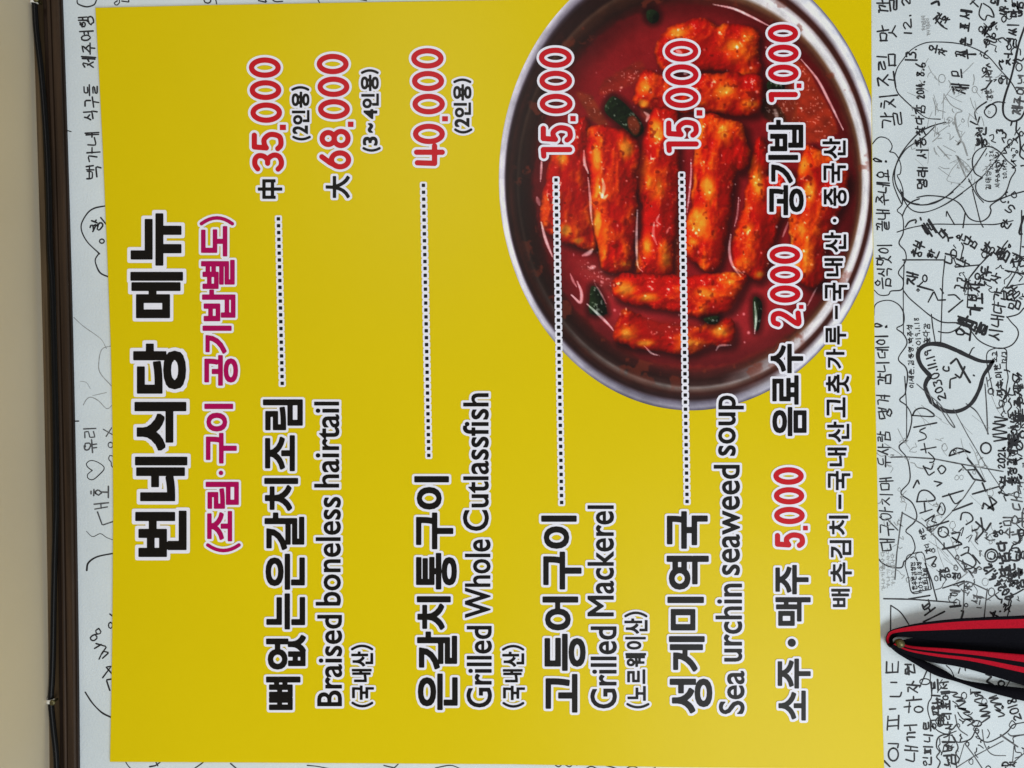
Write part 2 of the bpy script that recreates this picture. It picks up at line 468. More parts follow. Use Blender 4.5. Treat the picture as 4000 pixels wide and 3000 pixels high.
price([('0', 3021, 3140, 1825, 1894), ('0', 3023, 3142, 1903, 1971), ('0', 3024, 3144, 1980, 2048), ('.', 3136, 3157, 2053, 2073), ('5', 3027, 3145, 2080, 2141)])
text_line('size_mark', [('中', 1007, 1103, 700, 777)], M_blk, 3, 9)
text_line('size_mark', [('大', 1272, 1367, 686, 775)], M_blk, 3, 9)
text_line('serving_note', [(')', 1137, 1209, 336, 355), ('용', 1139, 1209, 358, 421), ('인', 1140, 1209, 430, 487), ('2', 1142, 1203, 490, 524), ('(', 1141, 1215, 530, 549)], M_blk, 2.6, 8)
text_line('serving_note', [(')', 1409, 1480, 270, 289), ('용', 1409, 1480, 292, 356), ('인', 1411, 1480, 365, 423), ('4', 1420, 1474, 426, 465), ('~', 1436, 1458, 481, 519),
                           ('3', 1417, 1476, 533, 569), ('(', 1415, 1488, 574, 593)], M_blk, 2.6, 8)
text_line('serving_note', [(')', 1770, 1842, 306, 325), ('용', 1770, 1842, 329, 393), ('인', 1772, 1840, 400, 459), ('2', 1775, 1834, 461, 497), ('(', 1773, 1846, 501, 522)], M_blk, 2.6, 8)
DR = 4.2
text_line('drink_name', [('밥', 3002, 3138, 468, 591), ('기', 3001, 3118, 605, 716), ('공', 3005, 3140, 723, 841)], M_blk, DR, 9)
text_line('drink_name', [('수', 3010, 3138, 1343, 1458), ('료', 3017, 3120, 1466, 1581), ('음', 3017, 3151, 1590, 1704)], M_blk, DR, 9)
text_line('drink_name', [('주', 3029, 3159, 2207, 2322), ('맥', 3029, 3167, 2333, 2445), ('DOT', 3077, 3109, 2495, 2527), ('주', 3038, 3167, 2573, 2690), ('소', 3041, 3148, 2698, 2815)], M_blk, DR, 9)
text_line('origin_note', [('산', 3213, 3304, 540, 620), ('국', 3217, 3305, 637, 714), ('중', 3218, 3308, 733, 805), ('DOT', 3253, 3268, 854, 869), ('산', 3220, 3306, 907, 986),
                          ('내', 3220, 3294, 1008, 1080), ('국', 3222, 3310, 1104, 1175), ('SQ', 3262, 3273, 1194, 1247), ('루', 3225, 3306, 1273, 1346), ('가', 3227, 3299, 1362, 1440),
                          ('춧', 3226, 3318, 1463, 1535), ('고', 3229, 3303, 1552, 1631), ('산', 3231, 3318, 1647, 1728), ('내', 3232, 3308, 1748, 1822), ('국', 3234, 3322, 1840, 1915),
                          ('SQ', 3275, 3287, 1932, 1989), ('치', 3238, 3314, 2014, 2090), ('김', 3241, 3326, 2110, 2182), ('추', 3244, 3328, 2197, 2279), ('배', 3247, 3320, 2300, 2372)], M_blk, 2.2, 8)
for (xa, ya, xb, yb, n) in ((1087.5, 855, 1102.5, 1497.5, 25), (1654, 724, 1675, 1779, 40), (2172, 703, 2194, 1963, 47), (2663, 684, 2684, 1959, 47)):
    gl = []
    for k in range(n):
        t = k / (n - 1); x = xa + (xb - xa) * t; y = ya + (yb - ya) * t
        gl.append(('SQ', x - 6.6, x + 6.6, y - 6.6, y + 6.6))
    text_line('dotted_leader', gl, M_blk, 0, 7.6)

# ------------------------------------------------------------------ the stew picture printed on the board
def vnoise(X, Y, sc, seed):
    r = np.random.default_rng(seed); n = 128
    T = r.random((n, n))
    u, v = X / sc, Y / sc
    iu, iv = np.floor(u).astype(int), np.floor(v).astype(int)
    fu, fv = u - iu, v - iv
    fu = fu * fu * (3 - 2 * fu); fv = fv * fv * (3 - 2 * fv)
    g = lambda a, b: T[(iv + b) % n, (iu + a) % n]
    return (g(0, 0) * (1 - fu) + g(1, 0) * fu) * (1 - fv) + (g(0, 1) * (1 - fu) + g(1, 1) * fu) * fv
def fbm(X, Y, sc, seed, o=4):
    a, s_, t = 0, 1.0, 0
    for k in range(o):
        a = a + s_ * vnoise(X + 37 * k, Y + 11 * k, sc / 2 ** k, seed + k); t += s_; s_ *= 0.55
    return a / t
def sm(a, b, x):
    t = np.clip((x - a) / (b - a), 0, 1); return t * t * (3 - 2 * t)
def poly_sdf(P, X, Y):
    P = np.asarray(P, float); Q = np.roll(P, -1, 0)
    d = np.full(X.shape, 1e9); ins = np.zeros(X.shape, bool)
    for (x0, y0), (x1, y1) in zip(P, Q):
        dx, dy = x1 - x0, y1 - y0
        t = np.clip(((X - x0) * dx + (Y - y0) * dy) / (dx * dx + dy * dy + 1e-9), 0, 1)
        d = np.minimum(d, (X - x0 - t * dx) ** 2 + (Y - y0 - t * dy) ** 2)
        ins ^= ((y0 > Y) != (y1 > Y)) & (X < x0 + (Y - y0) * dx / (dy if dy else 1e-9))
    d = np.sqrt(d)
    return np.where(ins, d, -d)            # positive inside
K1 = 1 / 1.0369
def p1(pts): return [(1900 + a * K1, b * K1) for a, b in pts]

def stew_print():
    st = 3.0
    cx, cy, A, B = 2700.0, 700.0, 751.0, 903.0
    xs = np.arange(cx - A - st, 3412 + st, st); ys = np.arange(-20, cy + B + 2 * st, st)
    X, Y = np.meshgrid(xs, ys)
    rho = np.hypot((X - cx) / A, (Y - cy) / B)
    # --- ring of the steel pot
    sx, sy, sa, sb = 2712.0, 722.0, 628.0, 712.0
    ang = np.arctan2((Y - cy) / B, (X - cx) / A)
    rs = np.hypot((X - sx) / sa, (Y - sy) / sb)
    t = np.clip((rs - 1) / np.maximum((rs - 1) + (1 - rho), 1e-6), 0, 1)
    t = np.where(rs < 1, 0, np.where(rho > 1, 1, t))
    def prof(stops):
        T_ = [s[0] for s in stops]; C_ = np.array([s[1] for s in stops], float)
        return np.stack([np.interp(t, T_, C_[:, k]) for k in range(3)], -1)
    left = prof([(0, (54, 13, 11)), (.22, (40, 14, 11)), (.42, (34, 17, 14)), (.50, (50, 34, 29)), (.56, (34, 16, 13)), (.70, (58, 25, 19)), (.82, (28, 14, 16)), (.85, (110, 98, 112)), (.88, (220, 216, 232)), (.96, (232, 229, 240)), (1, (190, 186, 200))])
    bot = prof([(0, (112, 26, 24)), (.16, (70, 24, 22)), (.36, (44, 19, 17)), (.48, (58, 36, 34)), (.54, (128, 114, 112)), (.60, (100, 74, 68)), (.67, (60, 29, 25)), (.78, (44, 25, 27)), (.85, (98, 92, 108)), (.94, (142, 138, 156)), (1, (84, 80, 98))])
    right = prof([(0, (76, 22, 18)), (.12, (70, 28, 20)), (.24, (104, 70, 50)), (.32, (206, 200, 204)), (.46, (236, 234, 242)), (.54, (180, 168, 174)), (.585, (62, 28, 22)), (.68, (54, 24, 20)), (.74, (150, 140, 150)), (.82, (238, 238, 246)), (.93, (222, 224, 236)), (1, (96, 92, 118))])
    topl = prof([(0, (78, 15, 15)), (.22, (42, 18, 13)), (.42, (70, 36, 24)), (.5, (92, 60, 46)), (.56, (40, 18, 16)), (.76, (40, 18, 18)), (.84, (60, 50, 60)), (.92, (128, 118, 138)), (1, (214, 210, 222))])
    def wrap(a0, wd):
        d = np.abs((ang - a0 + np.pi) % (2 * np.pi) - np.pi); return np.clip(1 - d / wd, 0, 1) ** 1.2 + 1e-4
    ws = [wrap(math.pi, 1.25), wrap(1.75, 1.1), 2.2 * wrap(0.15, 1.25) + 2.2 * wrap(-0.75, 0.9), wrap(-2.35, 0.9)]
    tot = sum(ws)
    C = (left * ws[0][..., None] + bot * ws[1][..., None] + right * ws[2][..., None] + topl * ws[3][..., None]) / tot[..., None]
    # brushed streaks along the ring and sauce stains
    C = C * (1 - 0.20 * sm(0.2, -0.4, np.cos(ang)) * sm(.82, .76, t))[..., None]
    streak = fbm(ang * 900, t * 420, 60, 3, 3)
    C = C * (0.84 + 0.32 * streak)[..., None]
    stain = sm(0.60, 0.70, fbm(X, Y, 60, 21, 4)) * sm(0.75, 0.35, t) * sm(0.03, 0.1, t)
    C = C + (np.array([112, 42, 26]) - C) * (0.55 * stain)[..., None]
    # --- broth
    n1 = fbm(X, Y, 190, 5, 4); n2 = fbm(X, Y, 26, 9, 4)
    br = np.array([124, 17, 21]) + (n1 - .5)[..., None] * np.array([44, 14, 14]) + (n2 - .5)[..., None] * np.array([18, 8, 7])
    lo = sm(950, 1300, Y)[..., None]
    br = br + lo * np.array([24, 13, 14])
    br = br * (0.62 + 0.38 * sm(0.0, 0.16, 1 - rs))[..., None]
    broth_edge = sm(1.012, 0.985, rs + (fbm(X, Y, 45, 31, 3) - .5) * 0.05)
    C = C * (1 - broth_edge[..., None]) + br * broth_edge[..., None]

    # light and dark of the photographed dish
    Lx, Ly = -0.72, -0.50
    def shade(h):
        gy, gx = np.gradient(h, st)
        nz = 1 / np.sqrt(gx * gx + gy * gy + 1)
        return -gx * nz, -gy * nz, nz
    def blend(col, a): 
        nonlocal C
        C = C * (1 - a[..., None]) + col * a[..., None]
    warpx = (fbm(X, Y, 40, 71, 3) - .5) * 34; warpy = (fbm(X, Y, 40, 73, 3) - .5) * 34
    XW, YW = X + warpx, Y + warpy

    def chunk(pts, seed, thick=70, orange=0.5, patches=(), dim=1.0, grain=(1.0, 1.0)):
        P = np.array(p1(pts))
        x0, y0 = P.min(0) - 90; x1_, y1_ = P.max(0) + 90
        sl = (slice(max(0, int((y0 - ys[0]) / st)), int((y1_ - ys[0]) / st) + 1), slice(max(0, int((x0 - xs[0]) / st)), int((x1_ - xs[0]) / st) + 1))
        x, y = X[sl], Y[sl]
        P = catmull(P, 3, True)[:-1]
        d = poly_sdf(P, XW[sl] * .75 + x * .25 + (fbm(x, y, 24, seed + 9, 2) - .5) * 4, YW[sl] * .75 + y * .25 + (fbm(x, y, 24, seed + 8, 2) - .5) * 4)
        d = d + 8.0
        sh = poly_sdf(P + np.array([14, 16]), x, y)
        C[sl] *= (1 - 0.58 * sm(-34, 6, sh))[..., None]
        nA = fbm(x * grain[0], y * grain[1], 100, seed, 3); nB = fbm(x * (1 + grain[0]) / 2, y * (1 + grain[1]) / 2, 52, seed + 40, 3); nC = fbm(x, y, 12, seed + 80, 3)
        h = thick * np.sqrt(np.clip(1 - (1 - np.clip(d / (thick * 1.15), 0, 1)) ** 2, 0, 1)) * 0.8 + (nA - .5) * 40 + (nB - .5) * 17 + (nC - .5) * 1.3
        nx, ny, nz = shade(h)
        dif = np.clip(0.36 + 0.56 * (nx * Lx + ny * Ly) + 0.32 * nz, 0.06, 1.3)
        o = np.clip((nA - .5) * 2.3 + (nB - .5) * 1.2 + (nC - .5) * .12 + orange - .38 + (dif - .62) * .7, 0, 1)
        for (ax, ay, rx, ry) in patches:
            q = np.hypot((x - (1900 + ax * K1)) / (rx * K1), (y - ay * K1) / (ry * K1)) + (nB - .5) * 1.5
            o = np.maximum(o, sm(1.6, 0.0, q + (nC - .5) * .3) * 1.0)
        red, org, yel = np.array([174, 14, 8.]), np.array([222, 72, 8.]), np.array([240, 148, 40.])
        o = np.clip(o, 0, 1.15)[..., None]
        col = np.where(o < .6, red + (org - red) * (o / .6), org + (yel - org) * np.clip((o - .6) / .5, 0, 1))
        col = col * (0.42 + 0.86 * dif)[..., None] * dim
        rim = sm(15, 0, d)
        col = col * (1 - 0.34 * rim[..., None]) + np.array([60, 5, 3]) * 0.25 * rim[..., None]
        pit = sm(0.72, 0.82, fbm(x, y, 24, seed + 120, 2))
        col = col * (1 - 0.62 * pit[..., None]) + np.array([96, 12, 4]) * 0.62 * pit[..., None]
        fl = .6 * sm(.62, .76, nC) * sm(.48, .62, nB)
        col = col + fl[..., None] * np.array([52, 34, 14])
        hx, hy = -0.33, -0.40
        sp = np.clip(nx * hx + ny * hy + nz * 0.855, 0, 1) ** 60
        glint = 1.35 * sp * sm(.52, .70, fbm(x, y, 10, seed + 150, 2)) * sm(6, 30, d)
        col = col + glint[..., None] * np.array([150, 150, 140])
        a = sm(-3.5, 3.5, d)[..., None]
        C[sl] = C[sl] * (1 - a) + col * a

    # onion and other soft pieces in the broth
    def soft(pts, rgb, seed, amt=0.8, edge=14):
        P = catmull(np.array(p1(pts)), 3, True)[:-1]
        d = poly_sdf(P, XW * .4 + X * .6, YW * .4 + Y * .6)
        n = fbm(X * .6, Y, 34, seed, 4)
        blend(np.array(rgb, float) * (0.6 + 0.8 * n)[..., None], sm(-4, edge, d) * amt)
        C[...] += (sm(.72, .8, fbm(X, Y, 9, seed + 5, 2)) * sm(4, 16, d))[..., None] * 60
    soft([(360, 370), (420, 380), (450, 420), (500, 500), (480, 520), (420, 490), (390, 440)], (128, 46, 22), 201)
    soft([(480, 320), (560, 270), (630, 240), (650, 300), (600, 345), (520, 380), (470, 390), (450, 370)], (132, 32, 20), 203)
    soft([(1240, 240), (1300, 270), (1350, 350), (1400, 450), (1430, 530), (1390, 560), (1320, 580), (1230, 570), (1240, 450)], (158, 44, 20), 205, .85)
    soft([(1180, 380), (1240, 330), (1260, 480), (1220, 560), (1180, 520)], (110, 40, 18), 207, .7)
    soft([(350, 1060), (430, 1040), (540, 1100), (540, 1230), (450, 1190), (380, 1120)], (140, 42, 40), 209, .7, 40)
    soft([(620, 420), (700, 440), (690, 480), (640, 500)], (150, 60, 40), 215, .6)
    soft([(760, 880), (800, 860), (810, 1000), (800, 1110), (760, 1110)], (150, 32, 14), 211, .9)
    soft([(1110, 400), (1150, 400), (1200, 440), (1220, 520), (1120, 480)], (40, 22, 12), 213, .85)
    # fish pieces
    chunk([(700, 230), (690, 190), (730, 130), (800, 95), (880, 80), (930, 110), (1000, 105), (1060, 110), (1100, 150), (1095, 220), (1110, 260), (1090, 300), (1010, 295), (950, 280), (870, 280), (780, 290), (710, 270)],
          301, 60, .46, [(770, 130, 50, 26), (1010, 190, 62, 40), (1060, 150, 36, 26)], .95)
    chunk([(610, 360), (640, 290), (700, 310), (800, 320), (900, 310), (1000, 305), (1090, 310), (1115, 350), (1105, 420), (1085, 455), (1000, 460), (900, 445), (800, 440), (700, 440), (615, 420)],
          311, 58, .40, [(970, 365, 46, 40), (1060, 420, 34, 26), (650, 350, 34, 40), (640, 420, 26, 20)], .95)
    chunk([(265, 640), (300, 600), (380, 480), (410, 520), (420, 700), (430, 800), (440, 960), (430, 1000), (360, 990), (290, 960), (230, 910), (225, 840), (250, 720)],
          321, 70, .26, [(300, 640, 26, 34), (320, 930, 30, 26), (370, 975, 26, 16)], .88, (1.4, .7))
    chunk([(1300, 590), (1340, 610), (1440, 680), (1460, 760), (1400, 900), (1370, 1000), (1350, 1150), (1280, 1140), (1240, 1100), (1240, 1000), (1230, 900), (1260, 800), (1270, 700)],
          331, 70, .42, [(1290, 660, 30, 50), (1270, 930, 44, 60), (1250, 1060, 30, 60), (1310, 780, 26, 50)], .92, (1.4, .7))
    chunk([(1110, 560), (1140, 640), (1130, 720), (1190, 690), (1230, 700), (1230, 800), (1180, 900), (1150, 1000), (1130, 1090), (1100, 1130), (1050, 1110), (1005, 1080), (1000, 1020), (1020, 930), (1050, 830), (1070, 700), (1090, 600)],
          341, 62, .40, [(1100, 760, 30, 80), (1060, 930, 26, 40), (1050, 1060, 30, 30), (1110, 1110, 20, 14)], .95, (1.5, .6))
    chunk([(860, 480), (920, 470), (960, 490), (1030, 500), (1050, 560), (1060, 640), (1030, 690), (1000, 700), (990, 800), (975, 900), (960, 1000), (930, 1080), (890, 1090), (820, 1030), (815, 960), (830, 850), (845, 700), (850, 600)],
          351, 75, .40, [(870, 900, 46, 70), (900, 760, 26, 60), (960, 540, 40, 34), (840, 980, 24, 24)], 1.0, (1.5, .6))
    chunk([(640, 570), (660, 490), (690, 445), (740, 450), (770, 480), (770, 640), (770, 800), (765, 900), (750, 1000), (745, 1100), (680, 1110), (620, 1100), (620, 980), (640, 850), (610, 750), (615, 650)],
          361, 75, .34, [(700, 760, 34, 60), (650, 1000, 26, 50), (720, 1040, 26, 50), (690, 530, 26, 50)], .97, (1.5, .6))
    chunk([(415, 540), (440, 510), (540, 525), (600, 560), (615, 640), (600, 760), (600, 900), (590, 1000), (580, 1085), (520, 1095), (470, 1080), (450, 980), (430, 800), (415, 640)],
          371, 75, .34, [(450, 640, 22, 70), (560, 600, 30, 50), (560, 1070, 30, 22), (450, 900, 20, 60)], .97, (1.5, .6))
    chunk([(520, 1140), (560, 1115), (650, 1120), (780, 1125), (900, 1120), (1000, 1115), (1045, 1130), (1030, 1170), (1010, 1210), (980, 1250), (900, 1275), (800, 1260), (700, 1240), (620, 1230), (540, 1210), (520, 1180)],
          381, 58, .40, [(900, 1195, 70, 30), (990, 1140, 40, 20), (560, 1165, 40, 30), (650, 1205, 50, 18)], 1.0, (.7, 1.5))
    chunk([(545, 1290), (570, 1260), (640, 1300), (760, 1320), (880, 1320), (930, 1310), (990, 1305), (1000, 1360), (980, 1390), (900, 1400), (800, 1430), (700, 1410), (600, 1400), (530, 1380), (530, 1340)],
          391, 50, .36, [(570, 1350, 40, 30), (950, 1340, 36, 26), (650, 1390, 40, 14)], .88, (.7, 1.4))
    # broth pooled over the lowest piece
    soft([(620, 1270), (700, 1285), (850, 1290), (880, 1320), (760, 1370), (660, 1360)], (150, 22, 16), 217, .75, 30)
    # green pieces
    def green(pts, seed):
        P = np.array(p1(pts)); d = poly_sdf(catmull(P, 3, True)[:-1], X, Y)
        n = fbm(X, Y, 24, seed, 4)
        h = 30 * np.sqrt(np.clip(d / 34, 0, 1)) + (n - .5) * 18
        nx, ny, nz = shade(h)
        col = np.array([15, 23, 11]) * (0.5 + 1.1 * np.clip(.5 + nx * Lx + ny * Ly, 0, 1.2))[..., None]
        col = col + (sm(.64, .74, fbm(X, Y, 9, seed + 4, 2)) * np.clip(nz, 0, 1) * sm(.5, .6, n))[..., None] * 95
        C[...] *= (1 - .5 * sm(-30, 0, d))[..., None]
        blend(col, sm(-3, 3, d))
    green([(510, 390), (550, 410), (590, 450), (625, 490), (638, 530), (610, 555), (570, 530), (520, 490), (485, 460), (480, 430)], 401)
    soft([(570, 480), (600, 470), (622, 500), (625, 535), (600, 545), (575, 520)], (110, 38, 20), 405, .9, 8)
    green([(425, 1160), (455, 1175), (490, 1270), (420, 1270), (418, 1210)], 411)
    green([(650, 45), (675, 38), (698, 55), (695, 85), (670, 95), (650, 75)], 421)
    green([(1080, 1215), (1100, 1205), (1118, 1240), (1105, 1330), (1085, 1330)], 431)
    green([(880, 1290), (940, 1280), (935, 1310), (900, 1312)], 441)
    green([(1140, 330), (1200, 330), (1205, 365), (1145, 370)], 451)
    # wet highlights
    def hl(pts, w=3.2, k=150, br=0.0):
        P = resample(catmull(np.array(p1(pts)), 8), 4)
        x0, y0 = P.min(0) - 30; x1_, y1_ = P.max(0) + 30
        sl = (slice(max(0, int((y0 - ys[0]) / st)), max(1, int((y1_ - ys[0]) / st) + 1)), slice(max(0, int((x0 - xs[0]) / st)), int((x1_ - xs[0]) / st) + 1))
        x, y = X[sl], Y[sl]
        d = np.full(x.shape, 1e9)
        for q, (a, b) in enumerate(P):
            tt = q / max(1, len(P) - 1)
            ww = 0.45 + 0.75 * math.sin(math.pi * min(max(tt, .04), .96))
            d = np.minimum(d, np.hypot(x - a, y - b) / ww)
        a = sm(w * 1.7, w * 0.5, d) * (0.55 + 0.75 * fbm(x, y, 24, 77, 2))
        C[sl] += a[..., None] * np.array([k, k, k * 1.02])
    for pts, w, k in [([(395, 610), (398, 660), (412, 700)], 4, 150), ([(412, 720), (420, 800), (424, 870), (430, 910)], 3.5, 130), ([(224, 640), (222, 690), (219, 735)], 3.2, 150),
                      ([(612, 850), (608, 960), (612, 1070), (632, 1100)], 3.6, 130), ([(990, 950), (984, 1010), (995, 1070), (1030, 1120)], 4, 120), ([(1022, 800), (1016, 870), (1004, 920)], 2.6, 120),
                      ([(920, 18), (1000, 35), (1070, 66), (1150, 108)], 3.5, 165), ([(1275, 240), (1340, 320), (1388, 410), (1445, 525)], 3.6, 150), ([(222, 900), (240, 970), (268, 1040)], 4.2, 150),
                      ([(408, 1232), (450, 1270), (500, 1320), (514, 1338)], 4, 150), ([(368, 1140), (385, 1185), (380, 1225), (345, 1195)], 4.5, 150), ([(340, 1110), (352, 1140), (365, 1160)], 3.4, 120),
                      ([(390, 1035), (415, 1025), (430, 1010)], 6, 120), ([(1086, 1225), (1092, 1290), (1086, 1350)], 3.5, 140), ([(470, 725), (476, 760), (468, 800)], 5, 140), ([(460, 780), (475, 800), (490, 790)], 5, 110),
                      ([(830, 640), (828, 720), (820, 800), (812, 860)], 2.6, 120), ([(1040, 1110), (1000, 1080)], 3, 90), ([(680, 900), (676, 950), (690, 990)], 4, 90), ([(420, 1085), (440, 1080)], 6, 130), ([(700, 870), (690, 895), (705, 910)], 3, 130),
                      ([(640, 455), (655, 470), (648, 490)], 5, 120), ([(440, 1150), (470, 1200), (485, 1230)], 2.6, 90), ([(640, 1400), (668, 1430), (700, 1440)], 2.5, 120), ([(930, 1420), (945, 1400), (990, 1398)], 3, 110),
                      ([(1300, 1240), (1330, 1180), (1340, 1165)], 2.4, 110), ([(1200, 960), (1215, 920), (1222, 900)], 3, 100), ([(1170, 445), (1178, 480)], 6, 90), ([(730, 945), (738, 925)], 3, 90), ([(205, 800), (215, 830)], 6, 90),
                      ([(770, 205), (790, 215)], 6, 110), ([(800, 300), (815, 296)], 4, 100)]:
        hl(pts, w, k)
    # scattered wet sparkle on the sauce
    r = np.random.default_rng(5)
    for _ in range(240):
        a = r.uniform(0, 2 * math.pi); q = math.sqrt(r.uniform(0, .86))
        x_, y_ = sx + sa * q * math.cos(a), sy + sb * q * math.sin(a)
        if y_ < 10: continue
        i, j = int((x_ - xs[0]) / st), int((y_ - ys[0]) / st)
        rr = r.integers(2, 4); v = r.uniform(30, 105)
        jj, ii = slice(max(0, j - 3), j + 4), slice(max(0, i - 3), i + 4)
        dd = np.hypot((X[jj, ii] - x_) / r.uniform(.6, 1.5), (Y[jj, ii] - y_) / r.uniform(.6, 1.5))
        C[jj, ii] += (v * sm(rr * 2.2, 1, dd))[..., None]
    C *= (0.965 + 0.07 * RNG.random(C.shape[:2]))[..., None]
    C = np.clip(C, 4, 240)
    # --- mesh of the print, trimmed to the pot's edge and the board's edge
    ny, nx = X.shape
    ins = rho <= 1.0
    cell = ins[:-1, :-1] | ins[1:, :-1] | ins[:-1, 1:] | ins[1:, 1:]
    re = right_edge(Y) - 1.0
    cell &= (X[:-1, :-1] < re[:-1, :-1])
    f = np.where(rho > 1, 1 / np.maximum(rho, 1e-6), 1)
    PX, PY = cx + (X - cx) * f, cy + (Y - cy) * f
    PX = np.minimum(PX, re)
    top = np.interp(PX, [373, 2007, 3403], [31, 0, -27])
    PY = np.maximum(PY, top + 1)
    idx = np.full(X.shape, -1)
    used = np.zeros(X.shape, bool)
    used[:-1, :-1] |= cell; used[1:, :-1] |= cell; used[:-1, 1:] |= cell; used[1:, 1:] |= cell
    idx[used] = np.arange(used.sum())
    V = Wn(np.c_[PX[used], PY[used]], D_PHOTO)
    a, b, c, e = idx[:-1, :-1][cell], idx[1:, :-1][cell], idx[1:, 1:][cell], idx[:-1, 1:][cell]
    faces = np.stack([a, b, c, e], -1).astype(np.int32)
    me = bpy.data.meshes.new('stew_photo_print')
    me.vertices.add(len(V)); me.vertices.foreach_set('co', V.ravel())
    me.loops.add(faces.size); me.loops.foreach_set('vertex_index', faces.ravel())
    me.polygons.add(len(faces)); me.polygons.foreach_set('loop_start', np.arange(0, faces.size, 4, dtype=np.int32))
    me.update(calc_edges=True)
    at = me.color_attributes.new('print', 'FLOAT_COLOR', 'POINT')
    L = np.clip(lin(C[used]) * 1.18, 0, .9)
    at.data.foreach_set('color', np.c_[L, np.ones(len(L))].astype(np.float32).ravel())
    if me.polygons[0].normal.y > 0: me.flip_normals()
    m = mat('printed_stew_photo', (.3, .05, .03), .38, .15, VINYL)
    n = m.node_tree.nodes.new('ShaderNodeVertexColor'); n.layer_name = 'print'
    m.node_tree.links.new(n.outputs[0], m.node_tree.nodes['Principled BSDF'].inputs['Base Color'])
    me.materials.append(m)
    o = link(bpy.data.objects.new('stew_photo_print', me), board)
    o['label'] = 'printed photo of red braised fish in a steel pot'
    return o
stew_print()

# ------------------------------------------------------------------ handwriting on the wall
def circ(cx, cy, rx, ry, n=11, a0=-1.6):
    return [(cx + rx * math.cos(a0 + 2 * math.pi * k / n), cy + ry * math.sin(a0 + 2 * math.pi * k / n)) for k in range(n + 1)]
CON = {'ㄱ': [[(0, .1), (.95, .05), (.8, 1)]], 'ㄴ': [[(.05, 0), (0, .85), (1, .8)]], 'ㄷ': [[(1, .05), (.05, .1), (0, .9), (1, .85)]],
       'ㄹ': [[(0, .05), (.95, 0), (.95, .45), (.05, .5), (.05, 1), (1, .92)]], 'ㅁ': [[(.05, 0), (0, 1)], [(.05, .05), (1, 0), (.95, 1), (0, .95)]],
       'ㅂ': [[(0, 0), (.05, 1), (.95, .95), (1, 0)], [(.05, .5), (.95, .47)]], 'ㅅ': [[(.55, 0), (.4, .5), (0, 1)], [(.45, .4), (1, .95)]],
       'ㅇ': [circ(.5, .5, .48, .5)], 'ㅈ': [[(.05, .08), (.95, 0), (.5, .5), (0, 1)], [(.5, .48), (1, .95)]],
       'ㅊ': [[(.35, 0), (.65, .04)], [(.05, .3), (.95, .24), (.5, .62), (0, 1)], [(.5, .6), (1, .97)]],
       'ㅋ': [[(0, .1), (.95, .05), (.8, 1)], [(.05, .5), (.85, .45)]], 'ㅌ': [[(1, 0), (.05, .05), (0, .95), (1, .9)], [(.05, .48), (.9, .44)]],
       'ㅍ': [[(0, .05), (1, 0)], [(.3, .05), (.33, .9)], [(.7, .05), (.66, .9)], [(0, .95), (1, .9)]],
       'ㅎ': [[(.35, 0), (.65, .03)], [(.05, .27), (.95, .23)], circ(.5, .7, .36, .3)]}
for d_, s_ in (('ㄲ', 'ㄱ'), ('ㄸ', 'ㄷ'), ('ㅃ', 'ㅂ'), ('ㅆ', 'ㅅ'), ('ㅉ', 'ㅈ')):
    CON[d_] = [[(x * .45 + o_, y) for x, y in st_] for o_ in (0, .55) for st_ in CON[s_]]
CHO = 'ㄱㄲㄴㄷㄸㄹㅁㅂㅃㅅㅆㅇㅈㅉㅊㅋㅌㅍㅎ'
JUNG = ['ㅏ', 'ㅐ', 'ㅑ', 'ㅒ', 'ㅓ', 'ㅔ', 'ㅕ', 'ㅖ', 'ㅗ', 'ㅘ', 'ㅙ', 'ㅚ', 'ㅛ', 'ㅜ', 'ㅝ', 'ㅞ', 'ㅟ', 'ㅠ', 'ㅡ', 'ㅢ', 'ㅣ']
JONG = ['', 'ㄱ', 'ㄲ', 'ㄱㅅ', 'ㄴ', 'ㄴㅈ', 'ㄴㅎ', 'ㄷ', 'ㄹ', 'ㄹㄱ', 'ㄹㅁ', 'ㄹㅂ', 'ㄹㅅ', 'ㄹㅌ', 'ㄹㅍ', 'ㄹㅎ', 'ㅁ', 'ㅂ', 'ㅂㅅ', 'ㅅ', 'ㅆ', 'ㅇ', 'ㅈ', 'ㅊ', 'ㅋ', 'ㅌ', 'ㅍ', 'ㅎ']
V = lambda x: [(x, 0), (x - .02, 1)]
VERT = {'ㅏ': [V(.3), [(.3, .45), (.9, .43)]], 'ㅐ': [V(.2), V(.75), [(.2, .48), (.75, .46)]], 'ㅑ': [V(.3), [(.3, .32), (.9, .3)], [(.3, .6), (.9, .58)]],
        'ㅓ': [V(.7), [(.1, .45), (.7, .45)]], 'ㅔ': [V(.45), V(.85), [(.0, .45), (.45, .45)]], 'ㅕ': [V(.7), [(.1, .32), (.7, .32)], [(.1, .6), (.7, .6)]],
        'ㅖ': [V(.45), V(.85), [(0, .32), (.45, .32)], [(0, .6), (.45, .6)]], 'ㅒ': [V(.2), V(.8), [(.2, .35), (.8, .35)], [(.2, .6), (.8, .6)]], 'ㅣ': [V(.5)]}
HORZ = {'ㅗ': [[(.5, 0), (.5, .75)], [(0, .8), (1, .75)]], 'ㅛ': [[(.35, 0), (.35, .75)], [(.65, 0), (.65, .75)], [(0, .8), (1, .75)]],
        'ㅜ': [[(0, .15), (1, .1)], [(.5, .15), (.48, 1)]], 'ㅠ': [[(0, .15), (1, .1)], [(.35, .15), (.3, 1)], [(.65, .15), (.65, 1)]], 'ㅡ': [[(0, .5), (1, .45)]]}
